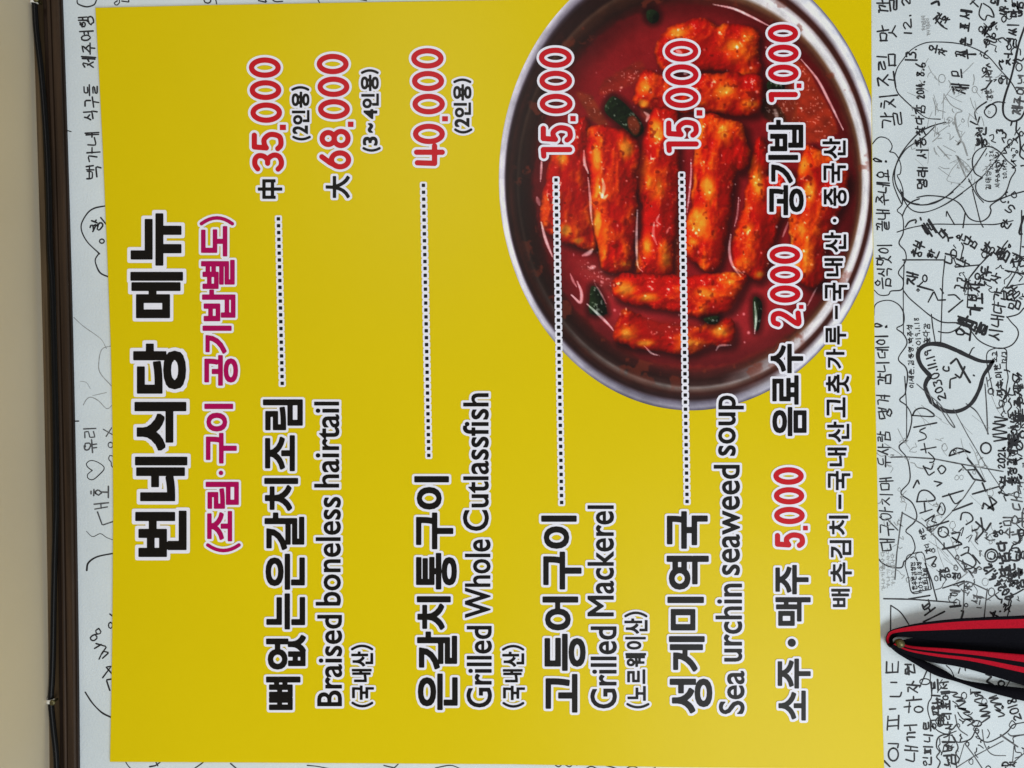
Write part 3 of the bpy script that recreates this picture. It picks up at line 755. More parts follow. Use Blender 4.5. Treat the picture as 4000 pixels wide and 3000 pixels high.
COMP = {'ㅘ': ('ㅗ', 'ㅏ'), 'ㅙ': ('ㅗ', 'ㅐ'), 'ㅚ': ('ㅗ', 'ㅣ'), 'ㅝ': ('ㅜ', 'ㅓ'), 'ㅞ': ('ㅜ', 'ㅔ'), 'ㅟ': ('ㅜ', 'ㅣ'), 'ㅢ': ('ㅡ', 'ㅣ')}
SIGN = {'0': [circ(.5, .5, .4, .5)], '1': [[(.5, 0), (.48, 1)]], '2': [[(.1, .2), (.5, 0), (.85, .25), (.1, 1), (.95, .92)]], '3': [[(.1, .1), (.7, .05), (.8, .3), (.35, .45), (.85, .6), (.75, .92), (.1, .95)]],
        '4': [[(.5, 0), (.05, .6), (.95, .58)], [(.65, .3), (.65, 1)]], '5': [[(.9, 0), (.25, .03), (.15, .45), (.75, .42), (.85, .8), (.5, 1), (.1, .92)]], '6': [[(.7, 0), (.2, .45), (.15, .85), (.6, 1), (.85, .75), (.5, .55), (.18, .7)]],
        '7': [[(.05, .05), (.9, .02), (.4, 1)]], '8': [[(.75, .1), (.3, .05), (.2, .3), (.75, .65), (.7, .95), (.3, .97), (.2, .7), (.75, .3), (.75, .1)]], '9': [[(.8, .25), (.45, .02), (.15, .25), (.45, .5), (.8, .3), (.75, 1)]],
        '.': [[(.4, .92), (.5, 1)]], '!': [[(.5, 0), (.35, .1), (.48, .7), (.6, .1), (.5, 0)], circ(.48, .92, .09, .07, 6)], '"': [[(.35, 0), (.3, .2)], [(.6, 0), (.55, .2)]], '&': [[(.95, .9), (.25, .25), (.45, 0), (.6, .2), (.1, .7), (.4, 1), (.9, .6)]],
        'E': [[(.9, 0), (.1, .02), (.1, 1), (.95, .97)], [(.1, .5), (.85, .48)]], 'D': [[(.1, 0), (.1, 1), (.7, .9), (.9, .5), (.6, .05), (.1, 0)]], 'C': [[(.9, .15), (.4, 0), (.1, .5), (.4, 1), (.95, .9)]],
        '/': [[(.8, 0), (.2, 1)]], ',': [[(.5, .9), (.35, 1.1)]], '-': [[(.1, .5), (.9, .48)]], '?': [[(.1, .15), (.5, 0), (.85, .25), (.5, .55), (.5, .7)], [(.5, .93), (.5, 1)]],
        'V': [[(.05, 0), (.5, 1), (.95, 0)]], 'M': [[(0, 1), (.15, 0), (.5, .7), (.85, 0), (1, 1)]], 'O': [circ(.5, .5, .48, .5)], 'U': [[(.05, 0), (.1, .8), (.5, 1), (.9, .8), (.95, 0)]], 'P': [[(.1, 1), (.1, 0), (.8, .1), (.8, .45), (.1, .5)]],
        'N': [[(.05, 1), (.1, 0), (.9, 1), (.95, 0)]], 'A': [[(0, 1), (.5, 0), (1, 1)], [(.2, .6), (.8, .6)]], 'g': [[(.8, .2), (.4, .1), (.15, .4), (.5, .65), (.8, .3), (.8, .9), (.3, 1)]], 'y': [[(.1, .2), (.5, .6)], [(.9, .2), (.3, 1)]], 'W': [[(0, 0), (.25, 1), (.5, .3), (.75, 1), (1, 0)]]}
def put(strokes, x0, y0, x1, y1):
    return [[(x0 + x * (x1 - x0), y0 + y * (y1 - y0)) for x, y in s] for s in strokes]
def syllable(ch):
    """strokes of one handwritten character in the unit square"""
    if ch in SIGN: return SIGN[ch]
    if ch in CON: return put(CON[ch], .1, .1, .9, .9)
    if ch in VERT or ch in HORZ: return VERT.get(ch) or HORZ[ch]
    c = ord(ch) - 0xAC00
    if not 0 <= c < 11172: return []
    i, v, f = CHO[c // 588], JUNG[(c % 588) // 28], JONG[c % 28]
    h = .56 if f else 1.0
    out = []
    if v in VERT:
        out += put(CON[i], .02, .08 * h, .5, .80 * h); out += put(VERT[v], .55, 0, 1.0, h)
    elif v in HORZ:
        out += put(CON[i], .2, 0, .8, .5 * h); out += put(HORZ[v], 0, .55 * h, 1.0, h)
    else:
        a, b = COMP[v]
        out += put(CON[i], .08, .02, .52, .5 * h); out += put(HORZ[a], 0, .55 * h, .62, .92 * h); out += put(VERT[b], .62, 0, 1.0, h)
    if f:
        if len(f) == 2:
            out += put(CON[f[0]], .1, .64, .48, 1); out += put(CON[f[1]], .54, .64, .95, 1)
        else:
            out += put(CON[f], .18, .64, .9, 1)
    return out

_zn = [0]
def ink(name, strokes, m, label=None):
    """strokes: (points in photo px, pen width in px); drawn as thin ribbons with round ends lying on the wall"""
    verts, faces = [], []
    for P, w in strokes:
        P = np.asarray(P, float)
        if len(P) < 2: continue
        L = np.hypot(*np.diff(P, axis=0).T).sum()
        if L < 0.5: continue
        P = resample(P, max(2.5, min(7, L / 5)))
        n = len(P)
        T = np.gradient(P, axis=0); T /= np.maximum(np.hypot(T[:, 0], T[:, 1]), 1e-6)[:, None]
        N = np.c_[-T[:, 1], T[:, 0]]
        wv = np.interp(np.arange(n), np.arange(0, n + 6, 5), RNG.uniform(.8, 1.15, len(np.arange(0, n + 6, 5)))) * w / 2
        Lf, Rt = P + N * wv[:, None], P - N * wv[:, None]
        cap0 = [P[0] + wv[0] * (N[0] * math.cos(a) - T[0] * math.sin(a)) for a in (.8, 1.57, 2.34)]
        cap1 = [P[-1] + wv[-1] * (N[-1] * math.cos(a) + T[-1] * math.sin(a)) for a in (.8, 1.57, 2.34)]
        _zn[0] = (_zn[0] + 1) % 40
        d = 0.00012 + 0.000006 * _zn[0]
        b = len(verts)
        pts = np.vstack([Lf, Rt, cap0, cap1])
        verts += Wn(pts, d).tolist()
        for k in range(n - 1): faces.append((b + k, b + k + 1, b + n + k + 1, b + n + k))
        faces.append((b, b + n, b + 2 * n + 2, b + 2 * n + 1, b + 2 * n))
        faces.append((b + n - 1, b + 2 * n + 3, b + 2 * n + 4, b + 2 * n + 5, b + 2 * n - 1))
    if not faces: return
    o = mesh_obj(name, verts, faces, m, wall)
    if label: o['label'] = label
    return o

def hand(text, x0, y0, x1, y1, h, w, squeeze=.84, jit=.06):
    w = w * 1.38 if w < 5.2 else w * 1.22 if w < 6.8 else w * 1.04
    """a handwritten run of text; (x0,y0)-(x1,y1) is the middle line of the writing in photo px"""
    a, b = np.array([x0, y0], float), np.array([x1, y1], float)
    L = np.hypot(*(b - a)); u = (b - a) / L; dn = np.array([-u[1], u[0]])
    wts = [.5 if c == ' ' else .45 if c in '.!",1' else 1 for c in text]
    pitch = L / sum(wts); pos = 0; out = []
    for c, q in zip(text, wts):
        cw = pitch * q
        if c != ' ':
            g = cw * squeeze if q == 1 else cw * .9
            hh = h * random.uniform(.9, 1.1); sh = random.uniform(-.06, .06) * h; sl = random.uniform(-.05, .1)
            for s in syllable(c):
                s = np.array(s, float) + RNG.normal(0, jit, (len(s), 2)) * .6
                lx = pos + (cw - g) / 2 + s[:, 0] * g + (.5 - s[:, 1]) * sl * g
                ly = (s[:, 1] - .5) * hh + sh
                P = a + lx[:, None] * u + ly[:, None] * dn
                if len(P) > 2 and c not in 'ㅁㄹㄷ': 
                    C_ = catmull(P, 4); P = C_ if len(P) > 6 else np.vstack([P[:1], .55 * resample(P, 4)[1:-1] + .45 * resample(C_, 4)[:len(resample(P, 4))][1:-1], P[-1:]]) if len(resample(P, 4)) == len(resample(C_, 4)) else P
                out.append((P, w))
        pos += cw
    return out
Z5 = lambda *p: [(3350 + a / 2.074, b / 2.074) for a, b in p]
Z6 = lambda *p: [(3350 + a / 2.074, 750 + b / 2.074) for a, b in p]
Z7 = lambda *p: [(3350 + a / 2.074, 1500 + b / 2.074) for a, b in p]
Z8 = lambda *p: [(3350 + a / 2.074, 2200 + b / 2.074) for a, b in p]
Y2 = lambda *p: [(a / 1.659, b / 1.659) for a, b in p]
Y3 = lambda *p: [(a / 1.659, 1000 + b / 1.659) for a, b in p]
Y4 = lambda *p: [(a / 1.659, 2000 + b / 1.659) for a, b in p]
def cv(P, w, n=6): return (catmull(P, n), w * 1.12)
def ln(P, w): return (np.array(P) + RNG.normal(0, 1.2, (len(P), 2)), w * 1.18)
def hz(Z, text, a, b, h, w, **k):
    (x0, y0), (x1, y1) = Z(a, b); return hand(text, x0, y0, x1, y1, h, w, **k)

# --- strip between the moulding and the board
ink('handwritten_message', hand('백가네', 368, 702, 360, 508, 56, 4.6) + hand('식구들', 358, 472, 352, 328, 54, 4.6) + hand('제주여행', 350, 268, 336, 58, 54, 4.6), M_ink, 'handwritten line under the moulding beside the board corner')
ink('doodle', [cv(Y2((500, 0), (505, 25), (560, 44), (610, 30), (625, 0)), 5), cv(Y2((760, 5), (740, 20), (755, 34), (775, 15), (770, -10)), 4.5), ln(Y2((790, 8), (835, 12)), 4.5), ln(Y2((832, 12), (834, -10)), 4)], M_ink)
ink('cloud_doodle', [cv(Y2((690, 1333), (610, 1350), (560, 1390), (525, 1470), (560, 1560), (645, 1645)), 5.2), cv(Y3((640, -15), (618, 20), (622, 55), (650, 110), (710, 138)), 5.2)] + hz(Y2, '장', (610, 1500), (640, 1420), 44, 5) + [cv(Y2(*circ(660, 1563, 16, 14)), 4.5), ln(Y2((600, 1500), (625, 1460)), 5), ln(Y2((650, 1410), (690, 1455)), 5)], M_ink)
ink('pencil_doodle', [cv(Y3((478, 398), (540, 455), (650, 535), (690, 600)), 2.2), cv(Y3((720, 583), (660, 605), (640, 690), (650, 760), (725, 845)), 3), cv(Y3((540, 965), (560, 930), (590, 915), (640, 940), (692, 990), (728, 965)), 3), cv(Y3((600, 905), (690, 885)), 2), cv(Y3((520, 812), (560, 820), (585, 860)), 1.6)], M_pencil)
ink('handwritten_message', hz(Y3, '유리', (592, 1280), (585, 1090), 52, 4.2) + hz(Y3, '호', (655, 1575), (652, 1490), 72, 4.4) + [ln(Y4((635, 0), (664, 85), (740, 62)), 4.6), ln(Y3((612, 1610), (700, 1598)), 4.6), ln(Y3((655, 1605), (655, 1635)), 4.6), ln(Y3((612, 1642), (698, 1630)), 4.6), cv(Y3(*circ(716, 1225, 16, 18)), 4), ln(Y3((670, 1125), (735, 1160)), 4), ln(Y3((690, 1170), (720, 1110)), 4), cv(Y3((735, 1300), (712, 1292), (704, 1318), (720, 1335), (722, 1360), (738, 1375)), 3.6)], M_ink2, 'two handwritten names joined by a small heart')
ink('heart_doodle', [cv(Y3((598, 1390), (570, 1370), (560, 1345), (590, 1325), (640, 1340), (676, 1375), (640, 1420), (600, 1450), (570, 1440), (568, 1415), (598, 1390)), 3.6)], M_ink)
ink('doodle', [cv(Y4((560, 125), (600, 160), (650, 140), (690, 165), (735, 182)), 2.4), cv(Y4((562, 378), (572, 330), (630, 290), (735, 268)), 6), cv(Y4((552, 1168), (600, 1240), (660, 1300), (722, 1332)), 5.6), ln(Y3((485, 1070), (515, 1072)), 5), ln(Y2((440, 845), (462, 853)), 4)], M_ink)
ink('handwritten_message', [cv(Y4((640, 755), (620, 770), (632, 792), (655, 780), (640, 755)), 5), cv(Y4((635, 790), (600, 800), (585, 820), (605, 835), (630, 815), (620, 800)), 5), ln(Y4((625, 850), (690, 870), (660, 920)), 5), ln(Y4((612, 885), (655, 855)), 5), ln(Y4((640, 955), (665, 900), (705, 910), (665, 948)), 5),
     ln(Y4((735, 1055), (690, 1010), (720, 1000), (665, 1072)), 5), ln(Y4((730, 1080), (690, 1090), (710, 1155)), 5.2), cv(Y4(*circ(716, 735, 13, 20)), 5), ln(Y4((715, 662), (735, 680)), 5)], M_ink)
ink('doodle', [cv(Y4((812, 1615), (830, 1645), (865, 1680)), 4), ln(Y4((968, 1650), (1010, 1640), (1055, 1612)), 5), ln(Y4((1005, 1615), (1025, 1645)), 5), cv(Y4((1260, 1662), (1300, 1635), (1330, 1610)), 4)], M_ink)
# --- strip of wall below the board's left edge (bottom of the picture)
q = [(2170 + 14 * k, 2990 + 7 * math.sin(k * 2.1)) for k in range(7)]
ink('doodle', [(catmull(q, 4), 4), cv([(2285, 3005), (2310, 2994), (2340, 3008)], 4), cv([(2365, 2990), (2400, 3000), (2425, 3015)], 4.5), cv(circ(2470, 3006, 22, 12), 4), ln([(2530, 3012), (2560, 2998)], 4), cv([(1200, 2990), (1240, 2994), (1290, 3004)], 3.6), ln([(900, 2984), (925, 3004)], 4), ln([(1500, 2988), (1540, 3002), (1560, 2986)], 3.6), cv([(1700, 3000), (1760, 2990), (1800, 3004)], 3.4)], M_ink)
ink('doodle', [cv([(796, -6), (800, 8), (815, 12), (824, 2), (818, -8)], 4.6), ln([(842, -6), (846, 14)], 4.4), ln([(1010, 4), (1040, 8), (1034, -6)], 4.4), cv([(1062, -4), (1075, 6), (1104, 5)], 4), ln([(1240, -6), (1246, 8)], 4), ln([(1400, -4), (1432, 4)], 3.6)], M_ink)

# --- right of the board (below it on the wall)
ink('handwritten_message', hand('대구아지매', 3466, 2156, 3461, 1858, 52, 4.4) + hand('두사람', 3453, 1828, 3452, 1680, 50, 4.2) + hand('댕겨', 3456, 1640, 3452, 1535, 50, 4.4) + hand('감니데이', 3451, 1508, 3445, 1300, 50, 5) + hand('!', 3440, 1300, 3446, 1245, 56, 5), M_ink, 'handwritten line running along the edge of the board in a scalloped bubble')
ink('handwritten_message', hand('음식맛이', 3454, 1128, 3452, 948, 54, 4.6) + hand('끝내', 3452, 905, 3449, 815, 52, 4.6) + hand('주네요', 3450, 804, 3452, 660, 48, 4.6) + hand('!', 3440, 648, 3444, 605, 50, 4.6), M_ink, 'handwritten praise line inside a scalloped bubble beside the board')
ink('handwritten_message', hand('갈치조림', 3480, 505, 3462, 200, 76, 5.6) + hand('"', 3424, 198, 3424, 172, 60, 5) + hand('맛', 3468, 165, 3464, 92, 76, 5.4) + hand('"', 3424, 95, 3424, 68, 60, 5) + hand('깔', 3470, 56, 3468, -12, 80, 6) + hand('12. 2', 3546, 140, 3540, -20, 32, 5), M_ink, 'large handwritten words running along the top corner of the board')
ink('scalloped_bubble', [cv(Z5((118, 1168), (160, 1120), (200, 1110), (250, 1130), (280, 1180), (268, 1222), (255, 1230), (300, 1240), (335, 1290), (352, 1350), (345, 1410), (320, 1420), (350, 1480), (370, 1560), (362, 1655)), 4),
    cv(Z6((362, 0), (360, 100), (320, 150), (365, 200), (370, 330), (335, 415), (385, 480), (390, 560), (330, 652), (370, 712), (358, 790), (270, 803), (250, 833), (180, 835), (135, 795)), 4.2)], M_ink)
ink('scalloped_bubble', [cv(Z6((133, 1000), (140, 920), (190, 885), (270, 880), (340, 920), (375, 990), (370, 1070), (315, 1105), (370, 1150), (400, 1230), (330, 1350), (390, 1420), (405, 1500), (385, 1640)), 4.4),
    cv(Z7((395, 0), (385, 80), (340, 130), (400, 180), (440, 280), (400, 440), (335, 510), (400, 600), (425, 720), (415, 800), (350, 885), (440, 960), (480, 1060), (460, 1120), (390, 1190), (440, 1240), (465, 1340), (400, 1420), (375, 1440), (355, 1488), (260, 1480), (200, 1450), (172, 1418)), 4.6)], M_ink)
ink('ruled_frame', [ln(Z6((375, 550), (372, 800), (375, 1150)), 3.6), ln(Z7((385, -60), (395, 200), (397, 470)), 3.4), ln(Z6((370, 552), (540, 545), (705, 548)), 4.4), ln(Z6((708, 515), (690, 700), (684, 950), (675, 1225)), 3.8), cv(Z6((598, 990), (610, 1100), (630, 1220)), 4),
    cv(Z6((320, 325), (430, 290), (600, 262), (790, 262), (1000, 262), (1120, 262), (1260, 232)), 4.2), ln(Z6((720, 160), (750, 200), (790, 265)), 5), ln(Z6((720, 160), (725, 190)), 4), ln(Z6((870, 170), (858, 290)), 4.4)], M_ink)
ink('round_bubble', [cv(Z5((670, 966), (560, 955), (470, 890), (370, 800), (320, 740), (300, 650), (318, 560), (370, 480), (440, 400), (540, 350), (640, 340), (800, 350), (930, 385), (1050, 450), (1150, 560), (1240, 660), (1300, 760)), 3.8)], M_ink)
ink('handwritten_message', hz(Z5, '명래', (522, 1535), (532, 1345), 36, 5) + hz(Z5, '서홍', (520, 1290), (510, 1110), 40, 5.2) + hz(Z5, '찾다감', (510, 1100), (500, 845), 34, 4.6) + hz(Z5, '2014.', (512, 805), (508, 655), 30, 5) + hz(Z5, '8.6', (508, 625), (512, 500), 32, 5) + hz(Z5, '13.', (425, 500), (430, 385), 40, 5), M_ink, 'dated handwritten line inside a hand drawn round bubble')
ink('looping_line', [cv(Z5((715, 990), (600, 1022), (500, 1075), (400, 1180), (330, 1290), (300, 1400), (312, 1500), (365, 1590), (430, 1640), (500, 1655)), 4.6), cv(Z6((480, 45), (560, 30), (660, 35), (745, 52), (805, 78), (846, 118), (872, 165), (905, 212), (955, 236), (1012, 236), (1062, 200), (1082, 150), (1076, 112), (1150, 62), (1250, 22), (1348, -5)), 4.4),
    cv(Z5((620, 1030), (545, 1105), (460, 1160), (390, 1212), (330, 1300), (292, 1400), (288, 1480), (318, 1570), (355, 1650)), 4.2), cv(Z6((355, 30), (420, 130), (500, 165), (600, 150), (720, 95), (850, 10)), 4), cv(Z6((345, -20), (385, 62), (450, 96), (530, 105), (620, 90), (700, 50), (775, 0)), 4.4), cv(Z6((362, 195), (395, 125), (440, 80), (500, 55)), 4.4),
    cv(Z5((1045, 1200), (960, 1330), (880, 1440), (780, 1540), (690, 1610), (560, 1660)), 4), cv(Z5((1310, 1095), (1180, 1220), (1100, 1330), (1000, 1440), (850, 1560), (720, 1650)), 3.4), cv(Z5((900, 210 + 1240), (960, 1570), (1020, 1640)), 3.6), cv(Z6((930, -20), (960, 100), (995, 240), (1018, 285)), 3.6)], M_ink)
ink('heart_doodle', [cv(Z5((1012, 1440), (950, 1400), (930, 1310), (950, 1240), (1010, 1195), (1080, 1190), (1150, 1230), (1210, 1300), (1280, 1370), (1240, 1450), (1200, 1560), (1130, 1620), (1060, 1632), (1000, 1602), (960, 1540), (965, 1480), (1012, 1440)), 4.2)] + hz(Z5, '김태영', (1060, 1540), (1060, 1380), 20, 2.6) + hz(Z5, '20.9.28', (1085, 1380), (1085, 1220), 16, 2.4) + hz(Z5, '지우&하늘이랑', (1135, 1520), (1130, 1250), 18, 2.6) + hz(Z5, '20.8.20', (1195, 1450), (1190, 1290), 15, 2.4), M_ink, 'heart outline holding three tiny handwritten lines')
ink('bold_stroke', [cv(Z5((1352, 220), (1305, 360), (1275, 500), (1240, 640), (1200, 760), (1178, 860), (1190, 940), (1250, 982), (1320, 960), (1360, 890)), 7.5), ln(Z5((1245, 985), (1243, 1020)), 6), cv(Z5((1290, 985), (1285, 1060), (1310, 1100), (1320, 1200), (1315, 1260), (1348, 1290)), 6)], M_ink)
ink('handwritten_message', hz(Z5, '재', (830, 765), (832, 670), 64, 6.4) + hz(Z5, '므', (812, 635), (806, 560), 50, 6) + hz(Z5, '쭈', (865, 480), (868, 395), 70, 6.6) + hz(Z5, '은', (868, 375), (880, 300), 46, 6) + hz(Z5, '표', (872, 250), (880, 180), 38, 6) + hz(Z5, '세', (875, 160), (890, 70), 50, 6) + hz(Z5, '오', (605, 430), (615, 355), 30, 4.6) + hz(Z5, '자', (680, 450), (690, 385), 34, 4.6), M_ink)
ink('handwritten_message', hz(Z5, '봉천', (1000, 1200), (1000, 1020), 44, 8) + hz(Z5, '3', (1145, 1085), (1148, 1040), 30, 5) + [cv(Z5((1195, 832), (1120, 828), (1040, 880), (1030, 920), (1075, 955), (1120, 915), (1118, 860), (1080, 845), (1040, 870)), 5), cv(Z5((1045, 825), (985, 865), (950, 910), (962, 972)), 5.5), ln(Z5((912, 985), (972, 1012), (990, 952)), 5.5), cv(Z5((1070, 1100), (1100, 1090), (1100, 1130), (1078, 1140), (1118, 1155)), 4)], M_ink)
ink('handwritten_message', [ln(Z5((1005, 275), (1050, 205), (1022, 292), (1085, 195)), 6), ln(Z5((1085, 190), (1112, 168), (1068, 232), (1130, 182)), 6), cv(Z5((1040, 385), (1058, 330), (1108, 345), (1128, 330), (1085, 295), (1045, 300)), 5.5), cv(Z5((1005, 30), (985, 118), (1030, 165), (1052, 122), (1105, 140), (1080, 70), (1020, 28)), 5.5), ln(Z5((930, 5), (980, 50)), 5), ln(Z5((920, 30), (950, 0)), 5)], M_ink)
ink('handwritten_message', hz(Z5, '자인', (625, 130), (720, 190), 44, 6) + [cv(Z5((600, 30), (650, 10), (660, 40)), 9), cv(Z5((640, 160), (680, 210), (725, 235)), 5), ln(Z5((700, 165), (745, 160)), 5)], M_ink)
ink('handwritten_message', hz(Z5, '전영씨', (1245, 540), (1265, 170), 40, 5.6) + hz(Z5, '너무', (1180, 120), (1190, 50), 34, 5.6) + hz(Z5, '많음', (1290, 140), (1295, 10), 44, 6.4) + hz(Z5, '드라', (1120, 40), (1130, -40), 40, 9), M_ink)
ink('handwritten_message', hz(Z5, '제주', (1290, 930), (1305, 780), 44, 6.5) + hz(Z5, '이년', (1330, 770), (1335, 600), 40, 5.6) + hz(Z5, '강안', (1075, 810), (1060, 720), 26, 4) + hz(Z5, '니리', (1065, 660), (1070, 560), 26, 4), M_ink2)
# faint older scribbles
fs = []
for k in range(46):
    x = random.uniform(3590, 3850); y = random.uniform(270, 720); a = random.uniform(-1.2, 1.2); L = random.uniform(12, 70)
    fs.append((catmull([(x, y), (x + L * .5 * math.sin(a) + random.uniform(-6, 6), y - L * .5 * math.cos(a)), (x + L * math.sin(a), y - L * math.cos(a))], 4), random.uniform(1.4, 3)))
for k in range(26):
    x = random.uniform(3540, 3960); y = random.uniform(1500, 2250); a = random.uniform(.2, 1.0); L = random.uniform(30, 120)
    fs.append((catmull([(x, y), (x - L * .5 * math.sin(a) + random.uniform(-6, 6), y - L * .5 * math.cos(a)), (x - L * math.sin(a), y - L * math.cos(a))], 4), random.uniform(1.4, 2.6)))
for (x, y0, y1) in ((3452, 2310, 2150), (3472, 2300, 2140), (3490, 2290, 2160), (3610, 120, 60), (3628, 140, 70)):
    fs += hand('가나기음사다', x, y0, x - 4, y1, 15, 1.6)
fs += [cv(Z5((700, 760), (760, 850), (850, 900), (800, 920), (780, 1010)), 3), cv(Z5((690, 960), (700, 760)), 2), cv(Z5((830, 1110), (800, 1030), (790, 950)), 6), cv(Z5((890, 1260), (850, 1150), (805, 1180), (840, 1130)), 6), cv(Z5((900, 1390), (850, 1330), (805, 1260), (880, 1440)), 6), cv(Z5((650, 1185), (700, 1240), (745, 1288)), 4)]
ink('faint_scribbles', fs, M_pencil)
ink('handwritten_message', [cv(Z6((388, 285), (420, 240), (475, 225), (470, 250)), 6), ln(Z6((505, 215), (515, 222)), 6)] + hz(Z6, '아내', (540, 320), (620, 270), 60, 6.4) + hz(Z6, '맛', (690, 380), (740, 320), 58, 6.4) + hz(Z6, '은', (830, 400), (850, 340), 36, 5.6) + hz(Z6, '남', (890, 440), (940, 370), 50, 6.4), M_ink)
ink('handwritten_message', hz(Z6, '풍부', (470, 530), (520, 400), 42, 6.4) + hz(Z6, '한', (600, 545), (625, 460), 44, 6) + hz(Z6, '나', (740, 590), (765, 470), 40, 6) + hz(Z6, '재', (430, 760), (450, 640), 46, 6.6) + [cv(Z6(*circ(545, 700, 18, 28)), 5), ln(Z6((490, 760), (530, 730)), 5), ln(Z6((485, 760), (610, 795)), 6.5), cv(Z6(*circ(490, 795, 12, 10)), 5), ln(Z6((570, 895), (620, 800), (650, 870), (715, 875)), 5), ln(Z6((670, 780), (690, 820)), 5)], M_ink)
ink('handwritten_message', hz(Z6, '냐', (845, 610), (870, 540), 48, 6) + [ln(Z6((800, 608), (990, 590), (1085, 490)), 5), ln(Z6((990, 595), (900, 700), (885, 930)), 5), ln(Z6((740, 975), (850, 880)), 5.6), ln(Z6((730, 835), (790, 830), (830, 870)), 5)] + hz(Z6, '고고', (825, 800), (850, 690), 44, 6) + hz(Z6, '밤', (1030, 500), (1090, 420), 48, 7) + hz(Z6, '봄', (1140, 560), (1210, 450), 50, 6.4) + hz(Z6, '정', (1270, 610), (1330, 500), 52, 7), M_ink)
ink('handwritten_message', hz(Z6, '오빠', (840, 1190), (900, 1000), 70, 8.4) + hz(Z6, '가보자', (950, 1000), (965, 720), 58, 8.4) + hz(Z6, '몰', (960, 1160), (1010, 1050), 60, 9) + hz(Z6, '나두', (1010, 760), (1050, 600), 44, 6.6) + hz(Z6, '사', (1100, 740), (1130, 650), 40, 5.6), M_ink, 'bold handwritten words packed between drawn lines')
ink('handwritten_message', hz(Z6, '시내다갑', (1110, 1200), (1165, 780), 50, 6.8) + hz(Z6, '밈', (1260, 960), (1290, 860), 44, 7) + hz(Z6, '맘', (1230, 850), (1310, 780), 36, 7) + hz(Z6, '안', (1180, 300), (1230, 230), 34, 6) + hz(Z6, '5.', (1265, 160), (1190, 90), 30, 5.6), M_ink)
ink('curved_line', [cv(Z6((372, 800), (420, 860), (500, 930), (600, 1010), (690, 1055), (800, 1060), (880, 1080), (930, 1140), (980, 1200), (1060, 1245), (1160, 1268), (1250, 1240), (1300, 1170), (1295, 1110), (1250, 1060), (1210, 1010)), 4.2), cv(Z6((655, 1130), (700, 1140), (760, 1135), (830, 1090), (880, 1020)), 4), cv(Z6((1348, 940), (1300, 990), (1210, 1015)), 4), cv(Z6((1348, 745), (1260, 760), (1200, 780)), 4), cv(Z6((1330, 150), (1325, 400), (1300, 600), (1240, 720), (1200, 780)), 4.4), cv(Z6((1345, 200), (1310, 330), (1330, 340)), 8), ln(Z6((1200, 640), (1348, 660)), 5)], M_ink)
ink('handwritten_message', hz(Z6, '이세은.김동영.박주석', (440, 1590), (425, 1070), 20, 3) + hz(Z6, '2019.1.18', (500, 1290), (475, 1010), 18, 3) + hz(Z6, '놀다감', (560, 1230), (560, 1060), 24, 3), M_ink, 'three small handwritten lines above the thick black heart')
hp = Z6((1095, 1375), (1000, 1370), (900, 1330), (800, 1282), (700, 1242), (620, 1230), (550, 1240), (500, 1282), (490, 1340), (518, 1410), (570, 1470), (588, 1492), (560, 1530), (550, 1590), (600, 1700), (660, 1750), (720, 1775), (800, 1778), (880, 1748), (940, 1690), (990, 1590), (1020, 1490), (1060, 1430), (1095, 1375))
ink('thick_heart', [cv(hp[:1] + hp[:], 13.5, 7), cv(hp[3:15], 15.5, 7)], M_ink, 'thick black felt pen heart with a date inside')
ink('handwritten_message', hz(Z6, '2030.11.19', (690, 1690), (565, 1275), 32, 5.6) + hz(Z6, 'C', (710, 1460), (720, 1410), 24, 5) + [ln(Z6((748, 1590), (750, 1522), (800, 1505)), 6), ln(Z6((755, 1392), (805, 1345), (845, 1430), (910, 1540)), 8), ln(Z6((790, 1480), (830, 1505), (870, 1415)), 7), ln(Z6((935, 1485), (945, 1490)), 7), cv(Z6((905, 1320), (930, 1270), (945, 1260)), 4)], M_ink, 'handwritten date inside the thick heart')
ink('handwritten_message', hz(Z6, '미숙.미란', (1160, 1650), (1130, 1390), 26, 4) + hz(Z6, '조교', (1110, 1380), (1110, 1290), 20, 3.4) + hz(Z6, '12/3', (1185, 1390), (1185, 1290), 16, 3.4) + [cv(Z6((1100, 1650), (1085, 1560), (1060, 1450), (1045, 1350), (1060, 1290), (1130, 1265), (1200, 1275), (1210, 1330), (1205, 1420), (1220, 1500), (1205, 1600), (1225, 1660)), 3.4)], M_ink, 'two names in a wavy outlined box')
ink('handwritten_message', [cv(Z6((1260, 1475), (1305, 1500), (1312, 1530), (1285, 1545), (1258, 1520), (1260, 1475)), 5.5)] + hz(Z6, '도주제', (1305, 1850), (1305, 1560), 36, 7) + hz(Z7, '이남', (1275, 420), (1270, 220), 34, 7) + hz(Z7, '들', (1265, 470), (1265, 390), 40, 7), M_ink)
ink('doodle', [ln(Z6((1035, 1500), (1060, 1580)), 4), ln(Z6((1055, 1530), (1085, 1510)), 4), cv(Z7(*circ(1080, 60, 22, 24)), 6), cv(Z7((1130, 195), (1160, 190), (1180, 150), (1150, 130)), 5), cv(Z7((1032, 0), (1045, 180), (1055, 405)), 4.4), cv(Z7((880, 160), (960, 220), (1020, 320), (1060, 405)), 4.4)], M_ink2)
